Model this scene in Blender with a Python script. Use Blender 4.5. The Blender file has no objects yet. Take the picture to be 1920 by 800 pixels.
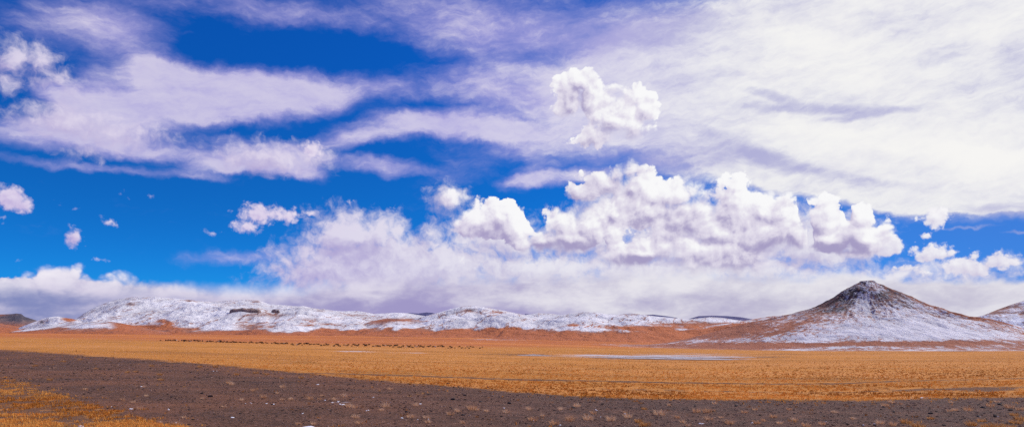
# ---------------------------------------------------------------- sky
import bpy, bmesh, math, random
import numpy as np
from mathutils import Vector, Matrix

F = 1251.0            # focal length in photo pixels (1920 wide)
Y0 = 600.0            # horizon row of the photo
SUN_AZ = 62.0         # degrees to the right of the view axis
SUN_EL = 46.0

scene = bpy.context.scene
world = bpy.data.worlds.new("World")
scene.world = world
world.use_nodes = True
nt = world.node_tree
for n in list(nt.nodes):
    nt.nodes.remove(n)

class V:
    """thin wrapper: arithmetic on node sockets"""
    def __init__(s, sock, tree): s.s, s.t = sock, tree
    def _m(s, op, *a, clamp=False):
        n = s.t.nodes.new('ShaderNodeMath'); n.operation = op; n.use_clamp = clamp
        for i, q in enumerate((s,) + a):
            if isinstance(q, V): s.t.links.new(q.s, n.inputs[i])
            else: n.inputs[i].default_value = q
        return V(n.outputs[0], s.t)
    def __add__(s, o): return s._m('ADD', o)
    __radd__ = __add__
    def __sub__(s, o): return s._m('SUBTRACT', o)
    def __rsub__(s, o): return (s * -1.0) + o
    def __mul__(s, o): return s._m('MULTIPLY', o)
    __rmul__ = __mul__
    def __truediv__(s, o): return s._m('DIVIDE', o)
    def max(s, o): return s._m('MAXIMUM', o)
    def min(s, o): return s._m('MINIMUM', o)
    def pow(s, o): return s._m('POWER', o)
    def clamp(s): return s._m('ADD', 0.0, clamp=True)
    def smax(s, o, k): return s._m('SMOOTH_MAX', o, k)
    def ss(s, a, b):
        n = s.t.nodes.new('ShaderNodeMapRange'); n.interpolation_type = 'SMOOTHSTEP'
        s.t.links.new(s.s, n.inputs[0])
        for i, q in ((1, a), (2, b)):
            if isinstance(q, V): s.t.links.new(q.s, n.inputs[i])
            else: n.inputs[i].default_value = q
        n.inputs[3].default_value = 0; n.inputs[4].default_value = 1
        return V(n.outputs[0], s.t)

def vec(t, x, y, z=0.0):  # combine three values
    n = t.nodes.new('ShaderNodeCombineXYZ')
    for i, q in enumerate((x, y, z)):
        if isinstance(q, V): t.links.new(q.s, n.inputs[i])
        else: n.inputs[i].default_value = q
    return V(n.outputs[0], t)

def vop(a, op, b, scale=None):
    n = a.t.nodes.new('ShaderNodeVectorMath'); n.operation = op
    a.t.links.new(a.s, n.inputs[0])
    if op == 'SCALE': n.inputs[3].default_value = b
    elif isinstance(b, V): a.t.links.new(b.s, n.inputs[1])
    else: n.inputs[1].default_value = b
    return V(n.outputs[0], a.t)

def noise(p, scale, detail=4, rough=0.55, lac=2.0, dist=0.0, color=False, stretch=None, off=(0, 0, 0), rot=0.0):
    t = p.t
    if stretch or rot or any(off):
        m = t.nodes.new('ShaderNodeMapping'); m.vector_type = 'TEXTURE'
        t.links.new(p.s, m.inputs[0]); m.inputs[1].default_value = off
        m.inputs[2].default_value = (0, 0, math.radians(rot)); m.inputs[3].default_value = stretch or (1, 1, 1)
        p = V(m.outputs[0], t)
    n = t.nodes.new('ShaderNodeTexNoise'); n.noise_dimensions = '3D'
    t.links.new(p.s, n.inputs['Vector'])
    n.inputs['Scale'].default_value = scale; n.inputs['Detail'].default_value = detail
    n.inputs['Roughness'].default_value = rough; n.inputs['Lacunarity'].default_value = lac
    n.inputs['Distortion'].default_value = dist
    return V(n.outputs[1 if color else 0], t)

def voro(p, scale, detail=3, rough=0.5, smooth=0.6, off=(0, 0, 0)):
    t = p.t
    p = vop(p, 'ADD', off)
    n = t.nodes.new('ShaderNodeTexVoronoi'); n.voronoi_dimensions = '2D'; n.feature = 'SMOOTH_F1' if smooth else 'F1'
    n.normalize = False
    t.links.new(p.s, n.inputs['Vector'])
    n.inputs['Scale'].default_value = scale; n.inputs['Detail'].default_value = detail
    n.inputs['Roughness'].default_value = rough
    if smooth: n.inputs['Smoothness'].default_value = smooth
    return V(n.outputs['Distance'], t)

def cyl(px, py):
    """photo pixel -> (azimuth, elevation tangent) of that direction, in units of 100 photo pixels"""
    az = math.atan((px - 960) / F)
    return az * F / 100, (Y0 - py) * math.cos(az) / 100

def blob(p, cx, cy, rx, ry, rot=0):
    """1 at the centre, 0 on the ellipse, of a cloud mass seen in that direction"""
    t = p.t
    x, y = cyl(cx, cy); c = math.cos(math.atan((cx - 960) / F))
    m = t.nodes.new('ShaderNodeMapping'); m.vector_type = 'TEXTURE'
    t.links.new(p.s, m.inputs[0]); m.inputs[1].default_value = (x, y, 0)
    m.inputs[2].default_value = (0, 0, math.radians(rot))
    m.inputs[3].default_value = (rx * c * c / 100 + 1e-3, ry * c / 100 + 1e-3, 1)
    g = t.nodes.new('ShaderNodeTexGradient'); g.gradient_type = 'SPHERICAL'
    t.links.new(m.outputs[0], g.inputs[0])
    return V(g.outputs[1], t)

def bsum_(p, blobs):
    acc = None
    for b in blobs:
        cx, cy, rx, ry, rot, w = b
        g = blob(p, cx, cy, rx * 1.5, ry * 1.5, rot)
        g = g._m('SMOOTH_MIN', 0.75, 0.5) * w
        acc = g if acc is None else acc + g
    return acc

def bmaxd_(p, blobs, k=0.06):
    """approximate signed distance inside a union of ellipses (negative outside, down to -0.6)"""
    acc = None
    for b in blobs:
        cx, cy, rx, ry = b[:4]; rot = b[4] if len(b) > 4 else 0
        R = min(rx, ry) / 100
        e = max(0.9, 0.6 / R)          # how far out the field reaches, in radii
        g = blob(p, cx, cy, rx * (1 + e), ry * (1 + e), rot)
        # g = 1 - r/(1+e)  ->  (1 - r) * R = ((g - 1)*(1+e) + 1) * R
        g = g._m('MULTIPLY_ADD', (1 + e) * R, -e * R - (0.05 if R < 0.13 else 0.0))
        acc = g if acc is None else acc.smax(g, k)
    return acc

_groups = {}
def grouped(fn, p, blobs):
    key = (fn.__name__, tuple(blobs))
    if key not in _groups:
        g = bpy.data.node_groups.new('cloud_masses', 'ShaderNodeTree')
        g.interface.new_socket('Vector', in_out='INPUT', socket_type='NodeSocketVector')
        g.interface.new_socket('Value', in_out='OUTPUT', socket_type='NodeSocketFloat')
        gi, go = g.nodes.new('NodeGroupInput'), g.nodes.new('NodeGroupOutput')
        r_ = fn(V(gi.outputs[0], g), blobs)
        g.links.new(r_.s, go.inputs[0]); _groups[key] = g
    n = p.t.nodes.new('ShaderNodeGroup'); n.node_tree = _groups[key]
    p.t.links.new(p.s, n.inputs[0]); return V(n.outputs[0], p.t)
def bsum(p, blobs): return grouped(bsum_, p, blobs)
def bmaxd(p, blobs): return grouped(bmaxd_, p, blobs)

def mixc(t, fac, a, b):
    n = t.nodes.new('ShaderNodeMix'); n.data_type = 'RGBA'; n.clamp_factor = True
    if isinstance(fac, V): t.links.new(fac.s, n.inputs[0])
    else: n.inputs[0].default_value = fac
    for i, q in ((6, a), (7, b)):
        if isinstance(q, V): t.links.new(q.s, n.inputs[i])
        else: n.inputs[i].default_value = (*q, 1)
    return V(n.outputs[2], t)

def lin(r, g, b):
    f = lambda c: (c / 255 / 12.92) if c / 255 <= 0.04045 else ((c / 255 + 0.055) / 1.055) ** 2.4
    return (f(r), f(g), f(b))

tc = nt.nodes.new('ShaderNodeTexCoord')
sep = nt.nodes.new('ShaderNodeSeparateXYZ'); nt.links.new(tc.outputs['Generated'], sep.inputs[0])
dx, dy, dz = (V(sep.outputs[i], nt) for i in range(3))
az = dx._m('ARCTAN2', dy)
hor = (dx * dx + dy * dy).pow(0.5).max(0.02)
PX = az * (F / 100); PY = (dz / hor).min(30.0) * (F / 100)
P0 = vec(nt, PX, PY, 0.0)

# wandering of the outlines: the same masses, pushed about by turbulence
w1 = vop(noise(P0, 0.9, 4, 0.55, color=True, off=(3, 7, 2)), 'SUBTRACT', (0.5, 0.5, 0.5))
w2 = vop(noise(P0, 3.2, 5, 0.6, color=True, off=(13, 1, 5)), 'SUBTRACT', (0.5, 0.5, 0.5))
w3 = vop(noise(P0, 1.7, 2, 0.5, color=True, off=(1, 11, 5)), 'SUBTRACT', (0.5, 0.5, 0.5))
flat = lambda v: vop(v, 'MULTIPLY', (1, 1, 0))
PV = vop(vop(P0, 'ADD', flat(vop(w1, 'SCALE', 0.42))), 'ADD', flat(vop(w2, 'SCALE', 0.20)))
PC = vop(vop(P0, 'ADD', flat(vop(w3, 'SCALE', 0.22))), 'ADD', flat(vop(w2, 'SCALE', 0.07)))

# --- high veil and altocumulus sheets
VEIL = [
 (110,55,120,45,5,.62),(230,35,130,45,0,.62),(255,95,90,50,-25,.50),(275,128,50,25,-15,.45),(180,140,60,25,0,.30),
 (430,12,230,28,0,.55),(560,25,120,25,0,.35),
 (330,185,190,46,8,1.1),(460,165,160,42,0,1.0),(620,165,140,36,0,.6),(560,205,110,34,10,.55),(380,220,140,30,0,.7),
 (150,225,130,50,12,.85),(240,262,110,30,0,.9),(50,250,110,25,8,.7),(120,190,60,30,0,.5),
 (190,316,200,9,0,.75),(330,298,170,17,0,.7),(500,298,110,30,-3,1.1),(560,320,60,20,-10,.8),(400,320,60,14,10,.6),(590,285,60,16,0,.6),
 (760,160,150,30,2,.5),(740,240,120,24,10,.95),(850,232,110,24,0,.8),(930,245,90,18,0,.5),(655,262,60,16,8,.6),
 (715,312,75,17,-3,1.0),(860,325,60,22,0,.35),(900,270,130,30,0,.35),
 (800,20,240,50,-8,.45),(900,60,200,70,-20,.36),(1010,30,160,70,0,.42),(890,120,160,50,-20,.25),(1000,165,140,45,0,.8),
 (1000,225,130,45,-5,.6),(1090,270,150,35,-5,.6),(1050,336,95,14,4,1.1),(985,335,50,20,20,.7),(1000,300,120,25,0,.35),
 (1180,125,150,50,10,.7),(1200,60,160,80,0,.45),(1340,130,230,100,8,1.0),(1330,60,200,80,0,.6),
 (1300,230,230,70,-5,.85),(1400,285,200,50,-12,.55),(1230,320,120,24,0,.40),(1330,330,130,24,-8,.35),
 (1600,110,260,170,0,1.3),(1800,120,260,200,0,1.4),(1560,270,230,75,-10,1.2),(1800,310,250,75,-3,1.5),
 (1620,350,170,26,-6,.9),(1790,372,160,20,-3,1.0),(1900,360,120,36,-3,1.1),
 (30,192,70,22,0,-.8),(80,205,40,14,0,-.6),(430,95,160,35,0,-.25),(640,110,120,30,0,-.2),(640,215,90,14,25,-.3),(440,245,90,9,0,-.4),
 (1440,190,90,12,-18,-.8),(1520,208,90,8,-6,-.5),(1400,235,120,22,-20,-.8),(1690,215,80,9,0,-.25),
 (2500,200,600,300,0,1.0),(2300,500,400,60,0,.7),(-500,200,400,200,0,.6),
 (1905,432,30,3,0,.6),(1800,425,60,3,0,.5),(420,480,80,14,0,.35),(470,475,110,14,5,.4),
 (820,345,50,30,0,.25),(1230,440,200,50,0,.2),(1480,350,120,40,0,.3),
]
veil = bsum(PV, VEIL)
st1 = noise(PV, 1.5, 7, 0.62, stretch=(1.9, 0.75, 1), rot=-8)
st2 = noise(PV, 5.0, 6, 0.66, stretch=(1.5, 0.8, 1), rot=12, off=(4, 4, 4))
st3 = noise(PV, 7.0, 5, 0.65, stretch=(4.0, 0.8, 1), rot=10, off=(6, 1, 4))
vd = veil + (st1 - 0.5) * 0.75 + (st2 - 0.5) * 0.32 + (st3 - 0.5) * 0.22
va = (vd - 0.06).ss(0.0, 0.95)
glow = blob(P0, 1760, 60, 1150, 520).pow(0.8)             # the part of the sheet the sun shines through
rightness = PX.ss(-1.5, 5.0)
veil_lo = mixc(nt, rightness, lin(182, 172, 228), lin(178, 178, 216))
veil_hi = mixc(nt, rightness, lin(226, 217, 238), lin(238, 238, 240))
VSH = [(1255,300,130,24,0,.8),(1400,290,110,14,-15,.7),(1340,255,70,12,-25,.7),(1520,203,110,9,-8,.8),(1640,214,90,7,0,.8),(1440,178,50,8,-20,.8),(1330,140,110,12,8,.35),(1250,55,170,30,5,.7),(1910,95,40,50,0,.5),(1780,95,60,16,20,.3),(1450,300,90,10,-20,.5),(1560,330,120,8,-14,.4),(1690,60,120,10,-30,.15),(1830,160,120,10,10,.25),(1150,310,80,14,0,.6),(1040,75,150,40,0,.7),(1180,45,120,30,0,.5),(1500,20,60,30,0,.3),(1850,390,80,6,-4,.5)]
vsh = bsum(PC, VSH)
thick = ((vd.min(0.95) - 0.30) * 0.9 - vsh * 0.5 + (st1 - 0.5) * 1.1 + (st2 - 0.5) * 0.4 + (st3 - 0.5) * 0.5).ss(0.0, 0.85)
veil_col = mixc(nt, thick, veil_lo, veil_hi)
lum = (noise(PV, 0.75, 6, 0.52, stretch=(2.8, 0.8, 1), rot=-13, off=(9, 2, 1)) - 0.5)
gl = (glow * 0.75 + lum * 3.2 + (st2 - 0.5) * 0.4 + (st3 - 0.5) * 0.2 - 0.16 - vsh * 0.9).clamp()
veil_col = mixc(nt, gl * rightness, veil_col, lin(246, 245, 243))
va = va * (0.80 + 0.2 * rightness)
# unseen broken cloud added overhead and behind, to make the blue ambient light neutral
over = PY.ss(7.0, 13.0).max((PX * PX).pow(0.5).ss(11.0, 15.0)) * (0.45 + (noise(P0, 0.25, 4, 0.6) - 0.5) * 2.0).clamp()
va = va.clamp().max(over * 0.9)

# --- masses of cumulus; each evaluated twice, here and a step towards the sun, which gives their light side
def cumulus(blobs, holes, p, amp, fine, bias, vs_=2.6, ns_=5.5):
    d = bmaxd(p, blobs)
    for h in holes:
        g = blob(p, h[0], h[1], h[2] * 1.6, h[3] * 1.6, 0)
        d = d - g * h[4]
    b = voro(p, vs_, 4, 0.52, 0.3, off=(3.3, 1.7, 0)) * -1.0 + 0.50
    n = noise(p, ns_, 5, 0.58, off=(1, 5, 8)) - 0.5
    return d + b * amp + n * fine + bias, d

CRISP = [
 (1085,148,30,28),(1062,185,26,36),(1118,185,40,34),(1150,222,55,38),(1190,248,36,26),(1190,182,34,22),(1208,205,24,22),(1128,250,50,24),(1042,150,10,16),(938,408,58,36),(895,418,46,32),(970,428,40,38),(865,398,22,12),(850,372,20,18,30),(1060,420,46,36),(1105,424,42,38),(1075,452,72,28),(1018,455,38,28),(1150,436,26,34),(1182,322,26,18),(1140,345,46,26),(1205,352,40,28),(1250,368,62,34),(1298,362,34,24),(1220,398,80,38),(1275,415,76,44),(1310,392,26,34),(1095,365,34,22),(1345,338,24,16),(1385,346,32,20),(1385,378,44,34),(1372,412,46,44),(1430,395,36,36),(1472,405,38,38),(1490,440,30,32),(1445,440,50,36),(1400,450,80,36),(1480,376,16,14),(1200,478,80,26),(1300,472,110,38),(1400,488,76,30),(1480,502,50,14),(1160,462,50,16),(1543,378,22,14),(1552,415,36,42),(1536,450,24,30),(1612,410,34,28),(1618,448,50,36),(1592,478,56,18),(110,508,40,16),(55,520,24,16),(140,504,26,12),(90,500,20,12),(868,490,22,8,-25),(895,503,14,6),(1160,400,60,40),(1340,440,60,40),(1560,450,50,34),(1380,470,70,36),
]
PUFF = [
 (1662,460,30,24),(1668,413,17,12),(1682,443,15,6),(1757,406,25,19),(1768,424,14,12),(1740,440,17,12),(1722,410,14,6),(1748,474,42,15),(1770,466,16,12),(1720,478,20,10),(1806,498,38,18),(1838,506,18,16),(1826,482,16,12),(1880,487,32,15),(1815,465,9,5),(1700,505,46,10),(1742,512,46,9),(488,400,44,19),(462,424,28,14),(535,404,28,15),(582,398,24,11),(206,415,19,11),(192,407,9,5),(392,436,16,7),(655,379,9,4),(735,390,5,2.5),(138,444,13,17),(133,462,5,12),(16,372,36,26),(42,384,20,16),(4,408,22,7),(110,380,11,3),(139,392,7,5),(136,380,2.5,6),(214,350,7,4),(232,364,14,4,-20),(245,349,6,2),(286,365,10,4,20),(715,350,5,5),(585,281,22,16),(28,488,12,5),(163,468,6,9),(188,486,15,5),
]
HOLES = [(1507,392,7,18,.35),(1520,440,5,20,.25),(1505,484,26,9,.6),(1535,492,32,12,.7),(1000,395,10,20,.4),(1590,400,7,14,.4),(1640,508,50,8,.3)]
SOFT = [
 (20,108,38,30),(72,112,36,24),(108,148,44,18,-25),(22,160,18,14),(95,160,30,12),
 (650,438,74,46),(702,440,50,40),(742,436,26,32),(650,505,150,56),(720,500,160,70),(830,500,120,50),(935,450,100,44),
 (500,300,84,26),(585,296,34,20),(120,228,80,26),(220,255,80,22),(155,285,30,10),
 (1000,500,220,40),(1260,505,260,36),(1440,505,140,34),(1180,500,160,34),(1690,520,260,24),(1120,430,60,60),(1520,470,120,46),
 (815,460,26,36),(845,375,30,24),(1300,430,170,56),(1090,440,80,46),(1430,440,120,60),(1600,450,70,44),(1180,380,90,40),(1400,380,40,30),(1250,470,200,40),
]
SUNV = (0.06, 0.08, 0)
cA, cAd = cumulus(CRISP, HOLES, PC, 0.24, 0.15, 0.115)
cB, _ = cumulus(CRISP, HOLES, vop(PC, 'ADD', SUNV), 0.24, 0.15, 0.115)
sA, _ = cumulus(SOFT, [], PV, 0.15, 0.60, 0.12)
sB, _ = cumulus(SOFT, [], vop(PV, 'ADD', (0.14, 0.18, 0)), 0.15, 0.60, 0.12)

SHADE = [
 (1062,466,62,14,0,1.0),(1040,440,40,20,0,.35),(1195,488,56,9,0,.9),(1190,516,90,9,0,.9),(1260,510,60,9,0,.6),(1572,466,44,13,0,1.2),(1235,400,70,24,-10,.55),(1300,425,40,20,0,.4),
 (1490,452,34,18,0,.5),(1160,342,30,12,10,.5),(1075,175,22,18,0,.8),(1180,250,40,16,0,.35),(1400,405,40,18,0,.25),(1440,455,60,14,0,.35),(1120,368,50,16,0,.4),
 (930,440,60,22,0,.45),(30,378,40,22,0,.6),(135,455,16,18,0,.7),(1610,500,60,8,0,.5),(905,470,50,12,0,.4),
]
shade = bsum(PC, SHADE) + (1.0 - PY.ss(0.95, 1.75)) * PX.ss(0.0, 2.0) * 0.30
leftness = 1.0 - PX.ss(-5.0, 1.0)
pA, _ = cumulus(PUFF, [], vop(P0, 'ADD', flat(vop(w2, 'SCALE', 0.14))), 0.12, 0.15, 0.065, 5.5, 11.0)
pB, _ = cumulus(PUFF, [], vop(vop(P0, 'ADD', flat(vop(w2, 'SCALE', 0.14))), 'ADD', (0.05, 0.06, 0)), 0.12, 0.15, 0.065, 5.5, 11.0)
palpha = pA.ss(-0.01, 0.08 + 0.06 * leftness) * 0.97
nb = noise(PC, 1.6, 5, 0.6, off=(2, 9, 4)) - 0.5
cBig, _ = cumulus(CRISP, HOLES, vop(PC, 'ADD', (0.24, 0.34, 0)), 0.24, 0.0, 0.115)
lit = (0.52 + (cA - cB) * 1.9 + (cAd - cBig + 0.1).clamp() * 0.45 + nb * 1.2 - shade * (0.62 + nb * 1.6) - cA.clamp() * 0.22)
litc = lit.ss(-0.22, 1.08)
soft_edge = 0.045 + 0.26 * noise(PC, 0.9, 2, 0.5, off=(7, 7, 1)).ss(0.44, 0.72) + (1.0 - PY.ss(0.8, 1.5)) * 0.25
ca = cA.ss(0.0, soft_edge)
c_lo = mixc(nt, leftness, lin(166, 157, 196), lin(180, 164, 210))
c_hi = mixc(nt, leftness, lin(249, 249, 250), lin(240, 234, 246))
c_mid = mixc(nt, leftness, lin(222, 216, 232), lin(212, 202, 230))
ccol = mixc(nt, litc.ss(0.0, 0.55), c_lo, c_mid)
ccol = mixc(nt, litc.ss(0.45, 1.0), ccol, c_hi)

plit = (0.62 + (pA - pB) * 1.6 + nb * 0.7 - shade * 0.5).ss(0.0, 1.0)
pcol = mixc(nt, plit, mixc(nt, leftness, lin(205, 198, 222), lin(190, 172, 218)), mixc(nt, leftness, lin(250, 249, 250), lin(232, 222, 240)))
slit = (0.5 + (sA - sB) * 1.2 + nb * 0.9 + bsum(PV, [(650,425,50,22,0,.5),(735,430,30,22,0,.4),(690,470,60,16,0,-.3),(880,450,60,18,0,.2),(30,100,50,20,0,.3)])).ss(0.0, 1.0)
sa = sA.ss(-0.12, 0.34) * 0.95
scol = mixc(nt, slit, mixc(nt, leftness, lin(196, 188, 216), lin(178, 166, 212)), mixc(nt, leftness, lin(236, 233, 240), lin(222, 214, 235)))

# --- low grey-lilac bank along the horizon
wob = noise(P0, 0.55, 5, 0.6, stretch=(1.6, 1, 1), off=(5, 3, 3)) - 0.5
wf = noise(P0, 4.0, 6, 0.6, stretch=(1.3, 1, 1), off=(2, 3, 7)) - 0.5
TOP = [(-400,506),(0,502),(60,498),(130,494),(200,503),(300,512),(430,522),(520,524),(650,512),(800,506),(1000,500),(1150,494),(1300,492),(1430,496),(1520,505),(1600,508),(1700,520),(1920,520),(2400,520)]
fc = nt.nodes.new('ShaderNodeFloatCurve'); fc.inputs[0].default_value = 1.0
cm = fc.mapping; cv = cm.curves[0]
pts = [((cyl(a, b)[0] + 16) / 32, cyl(a, b)[1] / 3) for a, b in TOP]
while len(cv.points) < len(pts): cv.points.new(0.5, 0.5)
for q, (a, b) in zip(cv.points, pts): q.location = (a, b)
cm.update()
nt.links.new(((PX + 16.0) / 32.0).s, fc.inputs['Value'])
topY = V(fc.outputs[0], nt) * 3.0
bpuff = voro(PC, 2.2, 3, 0.5, 0.25, off=(8, 2, 0)) * -1.0 + 0.5
bd = topY - PY + wob * 0.12 + wf * 0.10 + bpuff * 0.30 * (1.0 - PX.ss(-7.5, -5.0) * 0.8)
ba = bd.ss(-0.02, 0.04 + 0.30 * PX.ss(-8.5, -4.5) * (1.0 - PX.ss(4.5, 6.0) * 0.8))
bshape = noise(PC, 1.15, 6, 0.58, stretch=(1.6, 0.75, 1), off=(8, 1, 9), rot=4)
bfine = noise(P0, 3.5, 6, 0.62, stretch=(1.6, 0.7, 1), off=(3, 1, 2))
bl = (PY / 1.3).clamp() * 0.75 + (bshape - 0.5) * 2.3 + (bfine - 0.5) * 0.7 + 0.24
BSH = [(60,558,150,13,0,1.0),(180,575,160,14,0,.6),(680,570,200,18,0,.5),(706,548,22,4,0,.6),(900,588,160,10,0,.5),(1180,520,60,8,0,.5),(1040,525,40,12,0,.35),(1420,568,200,16,0,.35),(1830,560,80,16,0,.5),(1010,580,160,12,0,.3)]
bl = (bl - bsum(P0, BSH) * 0.62).ss(-0.1, 0.95)
b_lo = mixc(nt, PX.ss(-9.0, -2.0), lin(128, 138, 188), mixc(nt, PX.ss(-2.0, 7.0), lin(160, 152, 198), lin(192, 188, 210)))
b_hi = mixc(nt, PX.ss(-6.0, 4.0), lin(214, 207, 228), lin(232, 230, 236))
bcol = mixc(nt, bl, b_lo, b_hi)
btop = bd.ss(0.02, 0.48)
bcol = mixc(nt, (1.0 - btop) * leftness * (0.85 + wf * 1.5 + bpuff * 1.2), bcol, lin(244, 240, 248))

# --- the clear sky behind them
sky = nt.nodes.new('ShaderNodeTexSky'); sky.sky_type = 'NISHITA'; sky.sun_disc = False
sky.sun_elevation = math.radians(SUN_EL); sky.sun_rotation = math.radians(SUN_AZ)
sky.altitude = 4500; sky.air_density = 1.0; sky.dust_density = 0.2; sky.ozone_density = 2.0
tint = nt.nodes.new('ShaderNodeMix'); tint.data_type = 'RGBA'; tint.blend_type = 'MULTIPLY'
tint.inputs[0].default_value = 1.0; nt.links.new(sky.outputs[0], tint.inputs[6]); tint.inputs[7].default_value = (0.035, 0.50, 1.16, 1)
SKYS = 0.10
base = mixc(nt, PX.ss(1.0, 9.0) * 0.6, vop(V(tint.outputs[2], nt), 'MULTIPLY', vec(nt, 1.0, 1.0 + PY.ss(1.5, 5.5) * 0.16, 0.94 + PY.ss(1.5, 5.5) * 0.34)), vop(vec(nt, *lin(80, 118, 198)), 'SCALE', 1 / SKYS))
cloud_over = lambda base_, a, c: mixc(nt, a, base_, vop(c, 'SCALE', 1.0 / SKYS))
out = cloud_over(base, va.clamp(), veil_col)
out = cloud_over(out, sa, scol)
out = cloud_over(out, palpha, pcol)
out = cloud_over(out, ca, ccol)
out = cloud_over(out, ba, bcol)
bg = nt.nodes.new('ShaderNodeBackground'); bg.inputs[1].default_value = SKYS
nt.links.new(out.s, bg.inputs[0])
wo = nt.nodes.new('ShaderNodeOutputWorld'); nt.links.new(bg.outputs[0], wo.inputs[0])
world.cycles.sampling_method = 'MANUAL'; world.cycles.sample_map_resolution = 512

# ---------------------------------------------------------------- camera, sun, colour management
cam_d = bpy.data.cameras.new('camera'); cam = bpy.data.objects.new('camera', cam_d)
scene.collection.objects.link(cam); scene.camera = cam
CZ = 0.0
cam.location = (0, 0, CZ); cam.rotation_euler = (math.radians(90), 0, 0)
cam_d.sensor_width = 36; cam_d.lens = 36 * F / 1920
cam_d.shift_y = (Y0 - 400) / 1920
cam_d.clip_start = 0.5; cam_d.clip_end = 120000
sun_d = bpy.data.lights.new('sun', 'SUN'); sun_d.energy = 3.8; sun_d.angle = math.radians(0.53); sun_d.color = (1, 0.955, 0.89)
sun = bpy.data.objects.new('sun', sun_d); scene.collection.objects.link(sun)
sd = Vector((math.sin(math.radians(SUN_AZ)) * math.cos(math.radians(SUN_EL)), math.cos(math.radians(SUN_AZ)) * math.cos(math.radians(SUN_EL)), math.sin(math.radians(SUN_EL))))
sun.rotation_euler = sd.to_track_quat('Z', 'Y').to_euler()
sun.location = sd * 500
vs = scene.view_settings
vs.view_transform = 'Standard'; vs.look = 'None'; vs.exposure = 0; vs.gamma = 1; vs.use_curve_mapping = False

# ---------------------------------------------------------------- helpers
rng = np.random.default_rng(11)

def link_mesh(name, verts, faces, mats, smooth=False, attrs=None, kind=None, midx=None):
    """verts (n,3) array, faces (m,3|4) array -> one object"""
    me = bpy.data.meshes.new(name)
    verts = np.asarray(verts, dtype=np.float32); faces = np.asarray(faces, dtype=np.int32)
    k = faces.shape[1]
    me.vertices.add(len(verts)); me.vertices.foreach_set('co', verts.ravel())
    me.loops.add(faces.size); me.loops.foreach_set('vertex_index', faces.ravel())
    me.polygons.add(len(faces)); me.polygons.foreach_set('loop_start', np.arange(0, faces.size, k, dtype=np.int32))
    me.update(calc_edges=True)
    me.polygons.foreach_set('use_smooth', np.full(len(faces), smooth))
    for m in (mats if isinstance(mats, (list, tuple)) else [mats]): me.materials.append(m)
    if midx is not None: me.polygons.foreach_set('material_index', np.asarray(midx, dtype=np.int32))
    for an, av in (attrs or {}).items():
        at = me.attributes.new(an, 'FLOAT', 'POINT'); at.data.foreach_set('value', np.asarray(av, dtype=np.float32).ravel())
    me.validate(); me.update()
    ob = bpy.data.objects.new(name, me); scene.collection.objects.link(ob)
    if kind: ob['kind'] = kind
    return ob

def tag(o, label, cat, group=None):
    o['label'] = label; o['category'] = cat
    if group: o['group'] = group
    return o

def grid_faces(nr, nc, wrap=False):
    i = np.arange(nr - 1)[:, None]; j = np.arange(nc if wrap else nc - 1)[None, :]
    a = i * nc + j; b = i * nc + (j + 1) % nc
    return np.stack([a, b, b + nc, a + nc], -1).reshape(-1, 4)

def _hash(ix, iy, s):
    h = (ix * 374761393 + iy * 668265263 + s * 974634777) & 0xffffffff
    h = ((h ^ (h >> 13)) * 1274126177) & 0xffffffff
    h = ((h ^ (h >> 16)) * 2246822519) & 0xffffffff
    return ((h ^ (h >> 15)) & 0xffff) / 65535.0

def vnoise(x, y, s=0):
    ix = np.floor(x).astype(np.int64); iy = np.floor(y).astype(np.int64)
    fx = x - ix; fy = y - iy
    fx = fx * fx * fx * (fx * (fx * 6 - 15) + 10); fy = fy * fy * fy * (fy * (fy * 6 - 15) + 10)
    a, b, c, d = _hash(ix, iy, s), _hash(ix + 1, iy, s), _hash(ix, iy + 1, s), _hash(ix + 1, iy + 1, s)
    return (a * (1 - fx) + b * fx) * (1 - fy) + (c * (1 - fx) + d * fx) * fy

def fbm(x, y, oct=5, s=0, g=0.5, ridged=False):
    v = 0; a = 1; t = 0
    x = np.asarray(x, dtype=float); y = np.asarray(y, dtype=float)
    for o in range(oct):
        n = vnoise(x, y, s + o)
        if ridged: n = 1 - np.abs(2 * n - 1)
        v = v + a * n; t += a; a *= g
        x, y = x * 1.6 + y * 1.2 + 3.1, y * 1.6 - x * 1.2 + 7.7
    return v / t

def sstep(a, b, x):
    t = np.clip((x - a) / (b - a), 0, 1); return t * t * (3 - 2 * t)

# ---------------------------------------------------------------- lie of the land
DN = [3, 10, 30, 50, 70, 90, 130, 200, 300, 500, 800, 1500, 3000, 8000, 30000]
COLS = {   # photo rows where the ground lies at each distance, read off at four bearings
 0:    [2650, 1263, 890, 800, 752, 724, 696, 672, 655, 638, 631, 625, 621, 616, 607],
 300:  [2650, 1263, 890, 800, 756, 728, 702, 678, 660, 641, 633, 627, 622, 616, 607],
 905:  [2650, 1263, 890, 800, 762, 738, 712, 690, 674, 654, 645, 637, 628, 616, 607],
 1300: [2650, 1263, 890, 800, 765, 745, 720, 698, 680, 664, 656, 648, 634, 616, 607],
 1920: [2650, 1263, 890, 800, 765, 745, 720, 698, 680, 665, 657, 651, 640, 620, 607],
}
_cx = np.array(sorted(COLS)); _ct = np.array([COLS[c] for c in sorted(COLS)], float)
_ld = np.linspace(math.log(3), math.log(30000), 240)
_zt = np.array([np.interp(_ld, np.log(DN), -(r - Y0) / F * np.array(DN)) for r in _ct])
for _ in range(60):
    _zt[:, 1:-1] = 0.25 * _zt[:, :-2] + 0.5 * _zt[:, 1:-1] + 0.25 * _zt[:, 2:]
_pf = np.linspace(-200, 2120, 117)
_zf = np.array([np.interp(_pf, _cx, _zt[:, k]) for k in range(_zt.shape[1])]).T
for _ in range(25):
    _zf[1:-1] = 0.25 * _zf[:-2] + 0.5 * _zf[1:-1] + 0.25 * _zf[2:]

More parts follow.
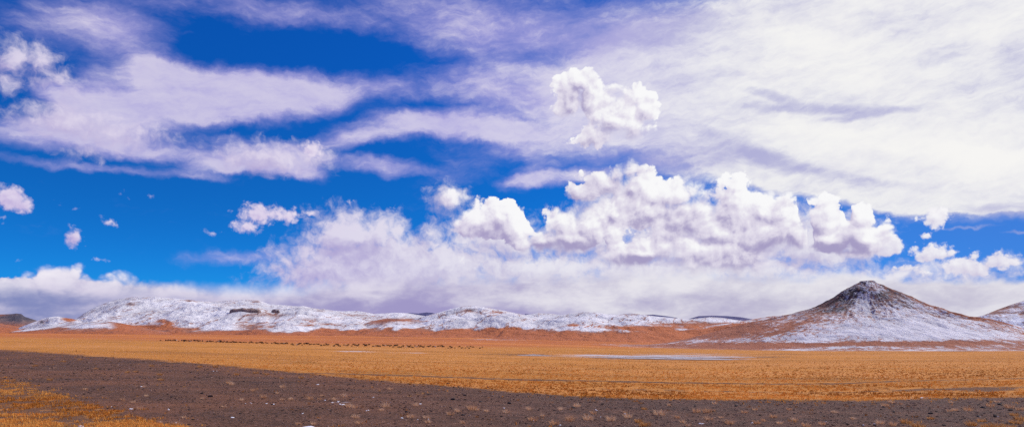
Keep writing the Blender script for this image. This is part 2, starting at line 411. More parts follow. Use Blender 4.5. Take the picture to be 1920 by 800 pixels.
def zground(x, y):
    x = np.asarray(x, float); y = np.asarray(y, float)
    r = np.hypot(x, y); a = np.clip(np.arctan2(x, y), -0.74, 0.74)
    D = np.clip(r * np.cos(a), 3.001, 29999); p = np.clip(960 + F * np.tan(a), -199, 2119)
    u = (p + 200) / 2320 * 116; v = (np.log(D) - _ld[0]) / (_ld[-1] - _ld[0]) * 239
    iu = np.clip(np.floor(u).astype(int), 0, 115); iv = np.clip(np.floor(v).astype(int), 0, 238); fu = u - iu; fv = v - iv
    z = (_zf[iu, iv] * (1 - fv) + _zf[iu, iv + 1] * fv) * (1 - fu) + (_zf[iu + 1, iv] * (1 - fv) + _zf[iu + 1, iv + 1] * fv) * fu
    near = sstep(400, 120, r)
    z = z + near * ((fbm(x * 0.11, y * 0.11, 3, 3) - 0.5) * 0.35 + (fbm(x * 0.9, y * 0.9, 3, 5) - 0.5) * 0.10)
    z = z + sstep(500, 1500, r) * (fbm(x * 0.004, y * 0.004, 4, 9) - 0.5) * 5
    return z

def proj(x, y, z):
    y = np.maximum(y, 1.0)
    return 960 + F * x / y, Y0 - F * z / y

def at(px, row):
    """the ground point seen in that direction"""
    D = np.exp(np.linspace(math.log(12), math.log(9000), 900))
    X = (px - 960) / F * D; Z = zground(X, D)
    r = Y0 - F * Z / D
    k = np.argmax(r <= row)
    if k == 0: k = len(D) - 1
    t = (row - r[k - 1]) / (r[k] - r[k - 1] + 1e-9); d = D[k - 1] + (D[k] - D[k - 1]) * min(max(t, 0), 1)
    x = (px - 960) / F * d
    return float(x), float(d), float(zground(x, d))

UP = np.array([(-600, 600), (0, 655), (150, 665), (300, 675), (480, 690), (640, 706), (800, 720), (950, 732), (1080, 742), (1200, 747), (1400, 749), (1600, 749), (1760, 746), (1920, 743), (2500, 738)], float)
LO = np.array([(-600, 560), (-100, 690), (0, 709), (90, 733), (170, 757), (260, 780), (330, 795), (420, 830), (600, 900), (900, 1100)], float)

def soil_field(px, row):
    up = row - np.interp(px, UP[:, 0], UP[:, 1])
    lo = np.interp(px, LO[:, 0], LO[:, 1]) - row
    lo = np.where(px > 880, 300, lo)
    return np.minimum(up, lo * 1.0)

def soil_noisy(px, row, x, y):
    f = soil_field(px, row)
    nl = sstep(460, 300, px) * sstep(700, 712, row)
    return f + (fbm(x * .30, y * .30, 4, 90) - .5) * (5 + 22 * nl) + (fbm(x * .06, y * .06, 3, 96) - .5) * (2.5 + 10 * nl)

def gb(px, row, blobs):
    v = 0
    for cx, cy, rx, ry, w in blobs:
        v = v + w * np.exp(-((px - cx) / rx) ** 2 - ((row - cy) / ry) ** 2)
    return v

# ---------------------------------------------------------------- materials
def mat(name, rough=0.9, spec=0.2):
    m = bpy.data.materials.new(name); m.use_nodes = True
    b = m.node_tree.nodes['Principled BSDF']; b.inputs['Roughness'].default_value = rough
    b.inputs['Specular IOR Level'].default_value = spec
    return m, m.node_tree, b

def attr(t, name):
    n = t.nodes.new('ShaderNodeAttribute'); n.attribute_name = name
    return V(n.outputs['Fac'], t)

def coord(t):
    n = t.nodes.new('ShaderNodeTexCoord'); return V(n.outputs['Object'], t)

def bump(t, b, h, dist, strength=1.0):
    n = t.nodes.new('ShaderNodeBump'); n.inputs['Strength'].default_value = strength; n.inputs['Distance'].default_value = dist
    t.links.new(h.s, n.inputs['Height']); t.links.new(n.outputs[0], b.inputs['Normal'])

# ground
gm, t, b = mat('ground_mat', 0.95, 0.1)
p = coord(t)
soil, far, snow, bare = attr(t, 'soil'), attr(t, 'far'), attr(t, 'snow'), attr(t, 'bare')
n_s = noise(p, 0.35, 6, 0.6); n_f = noise(p, 2.5, 6, 0.7); n_b = noise(p, 0.05, 5, 0.6); n_g = noise(p, 9.0, 4, 0.7)
n_w = noise(p, 0.012, 6, 0.62, stretch=(2.5, 1, 1))
n_h = noise(p, 0.0035, 7, 0.62, stretch=(3.0, 1, 1))
grass = mixc(t, n_f.ss(0.36, 0.64), (0.23, 0.088, 0.018), (0.70, 0.275, 0.052))
n_bd = noise(p, 0.035, 6, 0.6, stretch=(7.0, 1, 1), off=(3, 3, 3))
grass = mixc(t, n_bd.ss(0.42, 0.60) * 0.6, grass, (0.62, 0.27, 0.085))
grass = mixc(t, (1.0 - n_bd.ss(0.36, 0.47)) * 0.6, grass, (0.33, 0.140, 0.045))
grass = mixc(t, n_w.ss(0.42, 0.62) * 0.75, grass, (0.53, 0.215, 0.045))
grass = mixc(t, n_b.ss(0.50, 0.68) * 0.45, grass, (0.25, 0.115, 0.035))
earth = mixc(t, n_b.ss(0.38, 0.62), (0.098, 0.051, 0.032), (0.175, 0.076, 0.040))
sx_ = t.nodes.new('ShaderNodeSeparateXYZ'); t.links.new(p.s, sx_.inputs[0]); sx_ = V(sx_.outputs[0], t)
earth = mixc(t, (sx_ + (n_b - 0.5) * 60.0).ss(-25.0, 15.0) * 0.75, earth, (0.080, 0.052, 0.042))
n_e = noise(p, 0.22, 5, 0.65, stretch=(2.2, 1, 1), rot=-14, off=(9, 9, 0))
earth = mixc(t, n_e.ss(0.50, 0.64) * 0.45, earth, (0.048, 0.034, 0.030))
earth = mixc(t, (1.0 - n_e.ss(0.36, 0.48)) * 0.4, earth, (0.19, 0.100, 0.066))
earth = mixc(t, n_f.ss(0.48, 0.70), earth, (0.26, 0.130, 0.088))
earth = mixc(t, n_g.ss(0.54, 0.66) * 0.8, earth, (0.022, 0.016, 0.016))
redp = mixc(t, n_h.ss(0.40, 0.62), (0.44, 0.130, 0.042), (0.60, 0.205, 0.052))
redp = mixc(t, n_bd.ss(0.44, 0.62) * 0.5, redp, (0.52, 0.20, 0.06))
redp = mixc(t, n_w.ss(0.46, 0.66) * 0.5, redp, (0.34, 0.115, 0.048))
s_edge = (soil + (n_s - 0.5) * 8.0 + (n_f - 0.5) * 14.0).ss(-1.5, 1.5)
far_e = (far + (n_h - 0.5) * 16.0 + (n_w - 0.5) * 10).ss(-4.0, 4.0)
bare_e = (bare + (n_s - 0.5) * 1.3 + (n_f - 0.5) * 0.9 + (n_w - 0.5) * 0.8).ss(0.42, 0.62)
col = mixc(t, far_e, grass, redp)
col = mixc(t, bare_e * 0.9, col, (0.115, 0.062, 0.042))
col = mixc(t, s_edge, col, earth)
n_t = noise(p, 0.9, 5, 0.75, stretch=(1.6, 1, 1), off=(5, 2, 0))
n_p = noise(p, 0.10, 6, 0.68, stretch=(1.8, 1, 1), off=(7, 3, 0))
sn = (snow * 0.56 + (n_t - 0.5) * 2.0 + (n_p - 0.5) * 2.6 + (n_bd - 0.5) * 3.0 + (n_w - 0.5) * 1.5).ss(0.42, 0.72) * snow.ss(0.04, 0.22)
col = mixc(t, sn * 0.78, col, (0.52, 0.52, 0.57))
t.links.new(col.s, b.inputs['Base Color'])
bump(t, b, n_f * 0.5 + n_g * 0.3, 0.25, 0.8)
# ground sheet
azf = np.radians(np.concatenate([np.arange(-180, -46, 3.0), np.arange(-46, 46, 0.11), np.arange(46, 180, 3.0)]))
rr = np.exp(np.concatenate([np.linspace(math.log(2.5), math.log(40), 40, endpoint=False), np.linspace(math.log(40), math.log(700), 330, endpoint=False), np.linspace(math.log(700), math.log(45000), 150)]))
R, A = np.meshgrid(rr, azf, indexing='ij')
X = R * np.sin(A); Y = R * np.cos(A); Z = zground(X, Y)
PXg, ROg = proj(X, Y, Z)
front = (np.abs(A) < 1.0)
so = np.where(front, soil_noisy(PXg, ROg, X, Y), 20)
FB = np.interp(PXg, [-300, 0, 300, 600, 905, 1100, 1300, 1920, 2600], [630, 632, 638, 645, 650, 651, 652, 654, 654])
fa = np.where(front, FB - ROg, -20); fa = np.where(R > 1200, 30, fa)
sp = gb(PXg, ROg, [(1240, 667.5, 130, 5, 1.0), (1120, 665, 60, 2.5, .8), (1330, 672, 60, 3.5, .6), (1000, 664, 22, 3, .8), (1290, 665, 90, 2, .7), (660, 658.5, 50, 1.0, .42), (760, 661, 40, .8, .3), (945, 636, 60, 1.5, .5), (560, 618, 60, 3, .9), (430, 620, 90, 2, .7), (700, 622, 90, 3, .6), (1000, 624, 120, 3, .5),
                           (40, 743, 25, 3, .0), (640, 754, 20, 2.0, .3), (85, 772, 22, 2.5, .75)])
def line_field(px, row, pts, w):
    q = np.array(pts, float)
    c = np.interp(px, q[:, 0], q[:, 1]); on = sstep(q[0, 0] - 30, q[0, 0] + 60, px) * sstep(q[-1, 0] + 30, q[-1, 0] - 60, px)
    return on * np.exp(-((row - c) / w) ** 2)
ba_ = (line_field(PXg, ROg, [(480, 698), (640, 700), (780, 704), (960, 711), (1100, 713), (1280, 717), (1440, 719), (1560, 719), (1680, 714), (1920, 709), (2300, 705)], 2.0) * .62
      + line_field(PXg, ROg, [(560, 693), (760, 699), (960, 707)], 1.6) * .4
      + line_field(PXg, ROg, [(1080, 727), (1300, 732), (1500, 736), (1920, 728)], 3.0) * .45
      + line_field(PXg, ROg, [(1560, 727), (1700, 729), (2100, 722)], 2.5) * .4
      + gb(PXg, ROg, [(1200, 670, 160, 4.5, .75), (1330, 673, 90, 3, .6), (1000, 665, 60, 3, .6), (1450, 668, 60, 2, .4), (1860, 731, 60, 6, .55), (1800, 657, 60, 1.5, .8), (1470, 663, 70, 1.5, .5), (900, 663, 90, 2.0, .45)])
      + sstep(430, 330, PXg) * (ROg > 702) * .70)
def zg_obj():
    v = np.stack([X, Y, Z], -1).reshape(-1, 3)
    f = grid_faces(len(rr), len(azf), wrap=True)
    v = np.vstack([v, [[0, 0, float(zground(0, 3))]]])
    return link_mesh('ground', v, f, gm, True, {'soil': np.append(so, 20), 'far': np.append(fa, -20), 'snow': np.append(np.where(front, sp, 0), 0), 'bare': np.append(np.where(front, ba_, 0), 0)}, 'structure')
ground = zg_obj()

# hills
def hill_mat(name, low, high, rock, snowc=(0.80, 0.81, 0.86), sc=1.0, dens=(0.44, 0.56), amp=1.0, ST=3.5, N3=0.8, N2=0.85, warm_c=(0.43, 0.138, 0.056)):
    m, t, b = mat(name, 0.9, 0.15)
    p = coord(t); s, r, w = attr(t, 'snow'), attr(t, 'rock'), attr(t, 'warm')
    n1 = noise(p, 0.006 * sc, 7, 0.62); n2 = noise(p, 0.035 * sc, 7, 0.68, stretch=(1, ST, 1), rot=-18); n3 = noise(p, 0.15 * sc, 5, 0.75, stretch=(1, ST, 1), rot=-18)
    c = mixc(t, n1.ss(0.38, 0.62), low, high)
    c = mixc(t, n2.ss(0.5, 0.75) * 0.5, c, tuple(q * 0.55 for q in low))
    c = mixc(t, w.clamp(), c, warm_c)
    c = mixc(t, (r + (n2 - 0.5) * 1.4 + (n3 - 0.5) * 0.8).ss(0.42, 0.60), c, rock)
    f = s + (n1 - 0.5) * 1.0 * amp + (n2 - 0.5) * N2 * amp + (n3 - 0.5) * N3 * amp
    gl_ = noise(p, 0.012 * sc, 5, 0.6, stretch=(1, ST * 1.4, 1), rot=-20, off=(31, 7, 0)) - 0.5; gl_ = (gl_ * gl_).pow(0.5)
    gm_ = noise(p, 0.035 * sc, 4, 0.6, stretch=(1, ST * 1.3, 1), rot=-12, off=(3, 17, 0)) - 0.5; gm_ = (gm_ * gm_).pow(0.5)
    f = f - (1.0 - gl_.ss(0.0, 0.018)) * 0.8 - (1.0 - gm_.ss(0.0, 0.022)) * 0.22
    snc = mixc(t, n1.ss(0.40, 0.60), tuple(q * 0.80 for q in snowc), snowc)
    c = mixc(t, f.ss(*dens) * 0.95, c, snc)
    t.links.new(c.s, b.inputs['Base Color'])
    bump(t, b, n1 * 55.0 / sc + n2 * 6.0 / sc + n3 * 1.0 / sc, 1.0, 0.9)
    return m

HG = {}
def hill(name, D0, wf, wb, sil, material, snow_f, nx=420, ny=150, prof=(1.6, 1.5), rough=6.0, nsc=0.004, seed=1, plateau=0.0, extra=None, kind='structure', foot=True):
    sil = np.array(sil, float)
    ps = np.linspace(sil[0, 0], sil[-1, 0], nx)
    ty = np.concatenate([np.linspace(-1, 0, int(ny * .75), endpoint=False), np.linspace(0, 1, ny - int(ny * .75))])
    pxr, T = np.meshgrid(ps, ty)
    Yh = D0 + np.where(T < 0, T * wf * (0.80 + 0.35 * fbm(pxr / 260.0, 0 * pxr, 2, seed + 40)), T * wb)
    Xh = (pxr - 960) / F * Yh
    rid = (Y0 - np.interp(pxr, sil[:, 0], sil[:, 1])) / F * D0
    zb = zground((pxr - 960) / F * D0, np.full_like(Xh, D0)); zl = zground(Xh, Yh)
    H = np.maximum(rid - zb, -3)
    ed = 0.05 * (sil[-1, 0] - sil[0, 0]); H = H * sstep(sil[0, 0], sil[0, 0] + ed, pxr) * sstep(sil[-1, 0], sil[-1, 0] - ed, pxr)
    Tt = np.clip((np.abs(T) - plateau) / (1 - plateau), 0, 1)
    wv = (fbm(Xh * nsc, Yh * nsc, 4, seed + 20) - 0.5) * 0.5 * np.sin(np.pi * np.clip(-T, 0, 1))
    P = (1 - np.clip(Tt + wv * (Tt > 0), 0, 1) ** prof[0]) ** prof[1]
    n = fbm(Xh * nsc + Yh * nsc * .12, Yh * nsc * 0.32, 7, seed, 0.62, ridged=True) - 0.52
    fade = np.clip(-T * 4, 0.12, 1)
    Z = zl + H * P + n * rough * np.clip(H * P / 20, 0, 1) * fade
    if extra is not None: Z = Z + extra(Xh, Yh, P, H)
    Z = Z - 1.6 * (1 - sstep(0.0, 0.06, P)) - 2.5 * (1 - sstep(0, 3, H))
    pxv, rov = proj(Xh, Yh, Z)
    s, r, w = snow_f(pxv, rov, Xh, Yh, n, P)
    HG[name] = (pxv, rov, Xh, Yh, Z)
    if foot:
        fr = np.interp(pxv, [0, 60, 200, 300, 480, 600, 700, 820, 960, 1100, 1200, 1300, 1400, 1500, 2000], [618, 619, 617, 621, 620, 616, 614, 617, 619, 622, 618, 612, 606, 600, 598])
        k = sstep(-3.5, 6.5, rov - fr + (fbm(Xh * .008, Yh * .004, 5, 97, .6) - .5) * 24)
        s = s - k * 1.5; w = w + k
    v = np.stack([Xh, Yh, Z], -1).reshape(-1, 3)
    return link_mesh(name, v, grid_faces(*Xh.shape), material, True, {'snow': s + 0 * Xh, 'rock': r + 0 * Xh, 'warm': w + 0 * Xh}, kind)

m_plateau = hill_mat('snow_range_mat', (0.27, 0.125, 0.095), (0.36, 0.20, 0.15), (0.10, 0.075, 0.08), snowc=(0.74, 0.72, 0.74), sc=0.8, dens=(0.10, 0.80), amp=0.85)
m_dark = hill_mat('bare_hill_mat', (0.13, 0.105, 0.115), (0.18, 0.125, 0.115), (0.08, 0.07, 0.085), sc=0.8)
m_haze_blue = hill_mat('far_hazed_hill_mat', (0.075, 0.075, 0.17), (0.10, 0.09, 0.19), (0.07, 0.07, 0.15), sc=0.4)  # blue of distance haze put into the base colours; no air is built
m_cone = hill_mat('cone_hill_mat', (0.19, 0.10, 0.082), (0.30, 0.135, 0.095), (0.050, 0.036, 0.038), snowc=(0.70, 0.68, 0.71), sc=3.0, amp=1.35, dens=(0.32, 0.92), ST=1.0, N3=1.3, N2=1.7, warm_c=(0.38, 0.135, 0.068))

def s_plateau(px, ro, x, y, n, P):
    s = 0.92 + n * 1.2
    s = s - gb(px, ro, [(303, 601, 14, 5, 1.1), (318, 605, 9, 5, .9), (280, 604, 12, 3, .5), (245, 570, 14, 4, .8), (222, 574, 10, 3, .4), (355, 563, 10, 3, .8), (395, 564, 40, 2, .5), (480, 563, 14, 3, .7), (420, 572, 30, 3, .3), (208, 594, 14, 3, .6),
                        (240, 615, 70, 5, 1.0), (290, 611, 40, 4, .7), (330, 617, 50, 3.5, .9), (560, 590, 90, 3, .5), (620, 597, 60, 3, .5), (500, 612, 90, 4, .45), (590, 606, 80, 3, .4), (150, 592, 6, 8, .5), (172, 580, 8, 5, .6), (196, 569, 9, 3.5, .6), (215, 563, 7, 2, .4), (600, 583, 14, 3, .5)])
    s = s - 0.7 * sstep(0.10, 0.0, P)
    r = gb(px, ro, [(150, 592, 6, 6, .5), (172, 580, 8, 3, .5), (196, 569, 9, 2, .5), (245, 570, 9, 2.5, .6), (355, 563, 8, 2, .6), (435, 573, 16, 2.5, .4), (160, 585, 10, 8, .3), (596, 582, 14, 2.5, .5), (180, 573, 12, 8, .5)])
    w = gb(px, ro, [(310, 604, 26, 10, .9), (240, 614, 80, 6, 1.), (310, 613, 60, 5, .8), (560, 605, 120, 8, .6), (300, 560, 200, 3, .2)])
    return s, r, w
hill('snowy_plateau_hill', 3500, 1300, 900,
     [(90, 618), (120, 608), (145, 597), (160, 585), (180, 575), (200, 567), (220, 561), (245, 557), (290, 556), (350, 561), (370, 564), (398, 565), (430, 563), (455, 561), (485, 563), (505, 570), (530, 572), (560, 574), (590, 580), (640, 584), (680, 590), (740, 600), (820, 614)],
     m_plateau, s_plateau, nx=560, ny=190, prof=(1.35, 1.25), rough=46, nsc=0.0026, seed=3)
def s_spur(px, ro, x, y, n, P):
    s = 0.85 + n * 0.5 - gb(px, ro, [(235, 608, 24, 7, 1.2), (210, 603, 12, 2, .6), (270, 616, 40, 5, 1.2), (150, 616, 60, 2, .4), (130, 601, 12, 6, .9)]) - 1.2 * sstep(0.25, 0.0, P)
    return s, 0.0, gb(px, ro, [(240, 611, 60, 9, 1.), (130, 600, 16, 7, .8)])
hill('low_snowy_spur', 2300, 500, 500, [(10, 623), (50, 617), (90, 612), (130, 606), (170, 602), (200, 602), (225, 605), (255, 611), (285, 617), (330, 624)], m_plateau, s_spur, nx=260, ny=90, rough=3, nsc=0.005, seed=9)
def s_knob(px, ro, x, y, n, P):
    return 0.9 + n * 0.5 - gb(px, ro, [(130, 598, 14, 6, 1.2), (78, 603, 5, 5, .6)]), gb(px, ro, [(78, 604, 4, 5, .8)]), gb(px, ro, [(130, 600, 18, 9, 1.)])
hill('snowy_knoll', 2900, 450, 400, [(20, 620), (45, 610), (62, 604), (78, 598), (92, 594), (108, 593), (120, 595), (135, 597), (150, 601), (175, 610), (210, 620)], m_plateau, s_knob, nx=220, ny=80, rough=5, nsc=0.006, seed=15)
def s_roll(px, ro, x, y, n, P):
    s = 0.90 + n * 0.7 - gb(px, ro, [(690, 604, 170, 6, .55), (640, 592, 60, 3, .5), (700, 598, 90, 3, .5), (600, 600, 60, 3, .4), (760, 600, 80, 2.5, .4), (680, 583, 10, 2, .5)]) - .5 * sstep(0.15, 0.0, P)
    return s, gb(px, ro, [(600, 582, 14, 3, .5), (680, 584, 16, 2, .5), (720, 592, 10, 3, .5)]), gb(px, ro, [(700, 600, 200, 7, .7)])
hill('rolling_snow_hills', 4300, 1500, 600, [(520, 610), (560, 590), (590, 583), (606, 580), (640, 583), (672, 583), (700, 588), (740, 586), (765, 587), (790, 591), (830, 596), (880, 606), (930, 614)], m_plateau, s_roll, nx=380, ny=140, rough=34, nsc=0.0028, seed=23)
hill('foreground_snow_swells', 3000, 900, 500, [(640, 618), (690, 603), (720, 597), (745, 594), (770, 599), (800, 598), (840, 600), (900, 606), (960, 612)], m_plateau, s_roll, nx=260, ny=90, rough=6, nsc=0.004, seed=29)
def s_dome(px, ro, x, y, n, P):
    s = 0.90 + n * 0.6 - gb(px, ro, [(880, 582, 14, 4, .8), (905, 588, 16, 4, .5), (860, 586, 10, 3, .4), (930, 585, 14, 2.5, .6), (990, 598, 40, 3, .4)]) - .6 * sstep(0.12, 0.0, P)
    return s, gb(px, ro, [(885, 580, 16, 4, .55), (870, 590, 20, 3, .4), (900, 584, 12, 4, .4)]), gb(px, ro, [(925, 588, 30, 6, .6), (880, 615, 120, 6, .6)])
hill('snowy_dome_hill', 2900, 850, 500, [(750, 606), (790, 594), (820, 586), (845, 579), (866, 574), (890, 573), (912, 576), (940, 581), (965, 586), (990, 591), (1030, 598), (1080, 606), (1120, 614)], m_plateau, s_dome, nx=340, ny=130, prof=(1.5, 1.4), rough=13, nsc=0.006, seed=31)
def s_mid(px, ro, x, y, n, P):
    s = 0.92 + n * 0.7 - gb(px, ro, [(1330, 606, 120, 10, .2), (1075, 609, 14, 3, .9), (1180, 614, 60, 4, .9), (1250, 607, 60, 2, .4), (1290, 602, 50, 2, .4), (1330, 608, 70, 4, .8), (1230, 614, 80, 3, .6)]) - .6 * sstep(0.16, 0.0, P)
    return s, gb(px, ro, [(1110, 584, 16, 1.5, .5)]), gb(px, ro, [(1250, 612, 200, 8, .9), (1080, 610, 40, 4, .8)])
hill('middle_snow_hill', 2700, 900, 500, [(920, 608), (970, 602), (1010, 598), (1045, 592), (1070, 587), (1098, 584), (1120, 586), (1140, 589), (1165, 588), (1185, 587), (1210, 590), (1240, 594), (1275, 597), (1310, 600), (1370, 604), (1450, 612)], m_plateau, s_mid, nx=420, ny=140, prof=(1.4, 1.4), rough=14, nsc=0.005, seed=37)
hill('small_far_snow_hill', 5200, 900, 500, [(960, 596), (985, 590), (1008, 586), (1030, 587), (1055, 590), (1090, 598)], m_plateau, s_mid, nx=120, ny=50, rough=4, nsc=0.003, seed=41)
hill('far_snow_flat', 4200, 900, 500, [(1250, 602), (1300, 597), (1330, 594), (1352, 595), (1380, 599), (1420, 604)], m_plateau, lambda px, ro, x, y, n, P: (0.85 + n * .5, 0., 0.), nx=120, ny=50, rough=4, nsc=0.003, seed=44)
bare0 = lambda px, ro, x, y, n, P: (-1.0, 0.1, 0.0)
hill('far_blue_hill', 9000, 900, 600, [(1170, 597), (1200, 590), (1225, 589), (1250, 592), (1275, 596)], m_haze_blue, bare0, nx=80, ny=30, rough=3, nsc=0.002, seed=51)
hill('far_blue_hill', 10000, 900, 600, [(1285, 599), (1310, 592), (1340, 591), (1365, 592), (1390, 594), (1420, 600)], m_haze_blue, bare0, nx=80, ny=30, rough=3, nsc=0.002, seed=52)
hill('far_blue_hill', 9500, 900, 600, [(735, 596), (765, 586), (785, 587), (800, 585), (812, 586), (830, 592)], m_haze_blue, bare0, nx=80, ny=30, rough=3, nsc=0.002, seed=53)
hill('far_blue_hill', 8000, 900, 600, [(970, 597), (985, 588), (1000, 589), (1020, 593), (1035, 597)], m_haze_blue, bare0, nx=80, ny=30, rough=3, nsc=0.002, seed=54)
def s_left(px, ro, x, y, n, P):
    return -1.0, 0.3 + gb(px, ro, [(38, 594, 30, 8, .5)]), gb(px, ro, [(0, 590, 26, 3, .5), (0, 612, 60, 7, .9)])
hill('bare_dark_hill', 4600, 900, 700, [(-260, 570), (-120, 578), (-40, 586), (0, 589), (24, 588), (30, 587), (40, 588), (46, 593), (62, 598), (74, 602), (95, 612), (120, 620)], m_dark, s_left, nx=240, ny=90, prof=(1.3, 1.3), rough=18, nsc=0.004, seed=61)
hill('pink_foot_slope', 3300, 900, 500, [(-400, 590), (-200, 598), (-60, 603), (0, 606), (24, 610), (40, 614), (60, 620)], m_dark, lambda px, ro, x, y, n, P: (-.3 + n * .6, 0., 0.8), nx=140, ny=60, rough=4, nsc=0.003, seed=64)
hill('snow_dusted_rise', 2500, 700, 400, [(1290, 616), (1360, 606), (1400, 600), (1440, 593), (1470, 590), (1500, 589), (1540, 590), (1600, 596), (1700, 604)], m_plateau, lambda px, ro, x, y, n, P: (0.62 + n * .8 - .5 * sstep(.2, 0, P), 0., 0.6), nx=200, ny=80, rough=5, nsc=0.005, seed=67)

# the cone-shaped hill: radial, with a spur running down towards the right and gullied flanks
CD = 1300.0; CX = (1627 - 960) / F * CD
pl = np.array([(0, 527), (11, 528), (20, 532), (41, 544), (64, 560), (90, 575), (122, 586), (155, 594), (187, 601), (235, 609), (300, 617), (370, 628), (440, 642), (520, 660)], float)
pr = np.array([(0, 527), (10, 528), (15, 532), (34, 546), (57, 555), (73, 563), (105, 579), (138, 592), (164, 598), (200, 605), (235, 612), (280, 622), (340, 634), (420, 650), (500, 662)], float)
nr_, nt_ = 240, 1100
rho = np.concatenate([np.linspace(0, 60, 90, endpoint=False), 60 + (np.linspace(0, 1, nr_ - 90) ** 1.3) * 470])
th = np.linspace(0, 2 * math.pi, nt_, endpoint=False)
RH, TH = np.meshgrid(rho, th, indexing='ij')
ct, st_ = np.cos(TH), np.sin(TH)
Xc = CX + RH * ct * (CD / F) ; Yc = CD + RH * st_ * (CD / F) * 0.80
wR = sstep(-0.35, 0.5, ct)
rowc = np.interp(RH, pl[:, 0], pl[:, 1]) * (1 - wR) + np.interp(RH, pr[:, 0], pr[:, 1]) * wR
topz = (Y0 - rowc) / F * CD
# front and back run out onto the plain at their own level
zlc = zground(Xc, Yc)
k_ = sstep(200, 470, RH)
Zc = topz * (1 - k_) + zlc * k_
Zc = np.maximum(Zc, zlc + 2.0 * (1 - k_))
Uc, Vc = RH * ct, RH * st_
tw = TH + 0.35 * (fbm(Uc * 0.01, Vc * 0.01, 3, 77) - 0.5)
gul = fbm(tw * 7.0, RH * 0.012, 5, 71, 0.55, ridged=True) - 0.55
gul2 = fbm(Uc * 0.05, Vc * 0.05, 5, 73, 0.6, ridged=True) - 0.5
amp = sstep(15, 120, RH) * (1 - sstep(180, 330, RH))
Zc = Zc + gul * 7 * amp + gul2 * 4.0 * np.clip(RH / 14, 0.2, 1) * (1 - sstep(110, 260, RH))
spur_a = -0.50; da = np.angle(np.exp(1j * (TH - spur_a - 0.10 * np.sin(RH * 0.03))))
Zc = Zc + np.exp(-(da * np.clip(RH, 20, None) / 13) ** 2) * 6 * sstep(5, 30, RH) * (1 - sstep(200, 330, RH))
spl = np.angle(np.exp(1j * (TH + 2.45)))
crag = np.exp(-(spl / 0.7) ** 2) * np.exp(-((RH - 55) / 40) ** 2)
Zc = Zc + crag * (np.floor(fbm(Uc * 0.04, Vc * 0.04, 4, 79) * 9) / 9 - 0.55) * 9
capm = (RH < 13) * 1.0
Zc = Zc + np.where((np.abs(Uc + 1) < 11) & (np.abs(Vc) < 9), 1.3 + 1.6 * (fbm(Uc * 0.3, Vc * 0.3, 3, 81) - .5), 0)
Zc = np.where(RH > 520, zlc - 2.0, Zc)
pxc, roc = proj(Xc, Yc, Zc)
SN = [(1640, 625, 120, 12, .55), (1600, 610, 60, 12, .35), (1690, 618, 60, 14, .35), (1622, 566, 16, 14, .42), (1640, 590, 40, 16, .22), (1470, 634, 80, 6, .45), (1400, 640, 100, 4, .32), (1560, 638, 80, 7, .3), (1800, 628, 90, 10, .55), (1740, 612, 50, 12, .35), (1590, 552, 20, 10, .05), (1622, 572, 9, 16, .35),
      (1590, 650, 60, 2.5, .5), (1760, 600, 24, 5, .3), (1500, 655, 60, 2, .3), (1700, 575, 30, 10, .15), (1760, 606, 70, 12, .3), (1700, 600, 60, 18, .2), (1830, 622, 60, 8, .2)]
stk = (fbm(tw * 34.0, RH * 0.022, 4, 87, 0.6) - 0.5) * sstep(25, 80, RH)
sc_ = 0.60 + 1.35 * gb(pxc, roc, SN) + gul * 0.35 + stk * 0.9
sc_ = sc_ - gb(pxc, roc, [(1410, 608, 80, 14, .18), (1530, 588, 40, 18, .05), (1330, 620, 90, 12, .8), (1600, 644, 130, 4.0, .8), (1400, 648, 120, 6, .75), (1760, 643, 100, 4, .4), (1565, 568, 30, 14, .25), (1612, 545, 26, 8, .3), (1660, 556, 18, 10, .2), (1840, 640, 100, 5, .35)])
sc_ = sc_ - np.exp(-(da * np.clip(RH, 20, None) / 10) ** 2) * sstep(12, 40, RH) * .85
back = sstep(-0.25, 0.15, np.sin(TH)) * (ct > 0)
sc_ = sc_ + back * 0.30 - sstep(0.2, 1.0, -ct) * sstep(120, 250, RH) * 0.2
rc_ = 0.42 + gb(pxc, roc, [(1605, 548, 22, 9, .35), (1570, 582, 34, 8, .28), (1627, 530, 14, 3, .5), (1650, 550, 14, 10, .25), (1690, 572, 20, 8, .2), (1580, 560, 20, 10, .2)]) - sstep(90, 190, RH) * .55
wc_ = sstep(70, 220, RH) * 0.75 + np.exp(-(da * np.clip(RH, 20, None) / 14) ** 2) * sstep(40, 90, RH) * .6
link_mesh('cone_hill', np.stack([Xc, Yc, Zc], -1).reshape(-1, 3), grid_faces(nr_, nt_, wrap=True), m_cone, True, {'snow': sc_, 'rock': rc_, 'warm': wc_}, 'structure')

def s_rhill(px, ro, x, y, n, P):
    return 0.52 + n * 0.5 + gb(px, ro, [(1890, 606, 60, 12, .3)]) - gb(px, ro, [(1850, 585, 50, 5, .35)]), 0.30 - sstep(596, 608, ro) * .3, 0.2
hill('snow_dusted_hill', 1900, 520, 500, [(1740, 612), (1780, 604), (1805, 599), (1830, 594), (1848, 589), (1870, 580), (1895, 571), (1920, 563), (1960, 551), (2020, 538), (2080, 545), (2160, 568), (2280, 590), (2420, 612), (2600, 630), (2800, 645)], hill_mat('right_hill_mat', (0.22, 0.12, 0.10), (0.28, 0.15, 0.11), (0.07, 0.055, 0.06), snowc=(0.74, 0.75, 0.82), sc=2.0, amp=1.3, dens=(0.30, 0.80), ST=1.5), s_rhill, foot=False, nx=420, ny=120, prof=(1.2, 1.4), rough=7, nsc=0.012, seed=83)

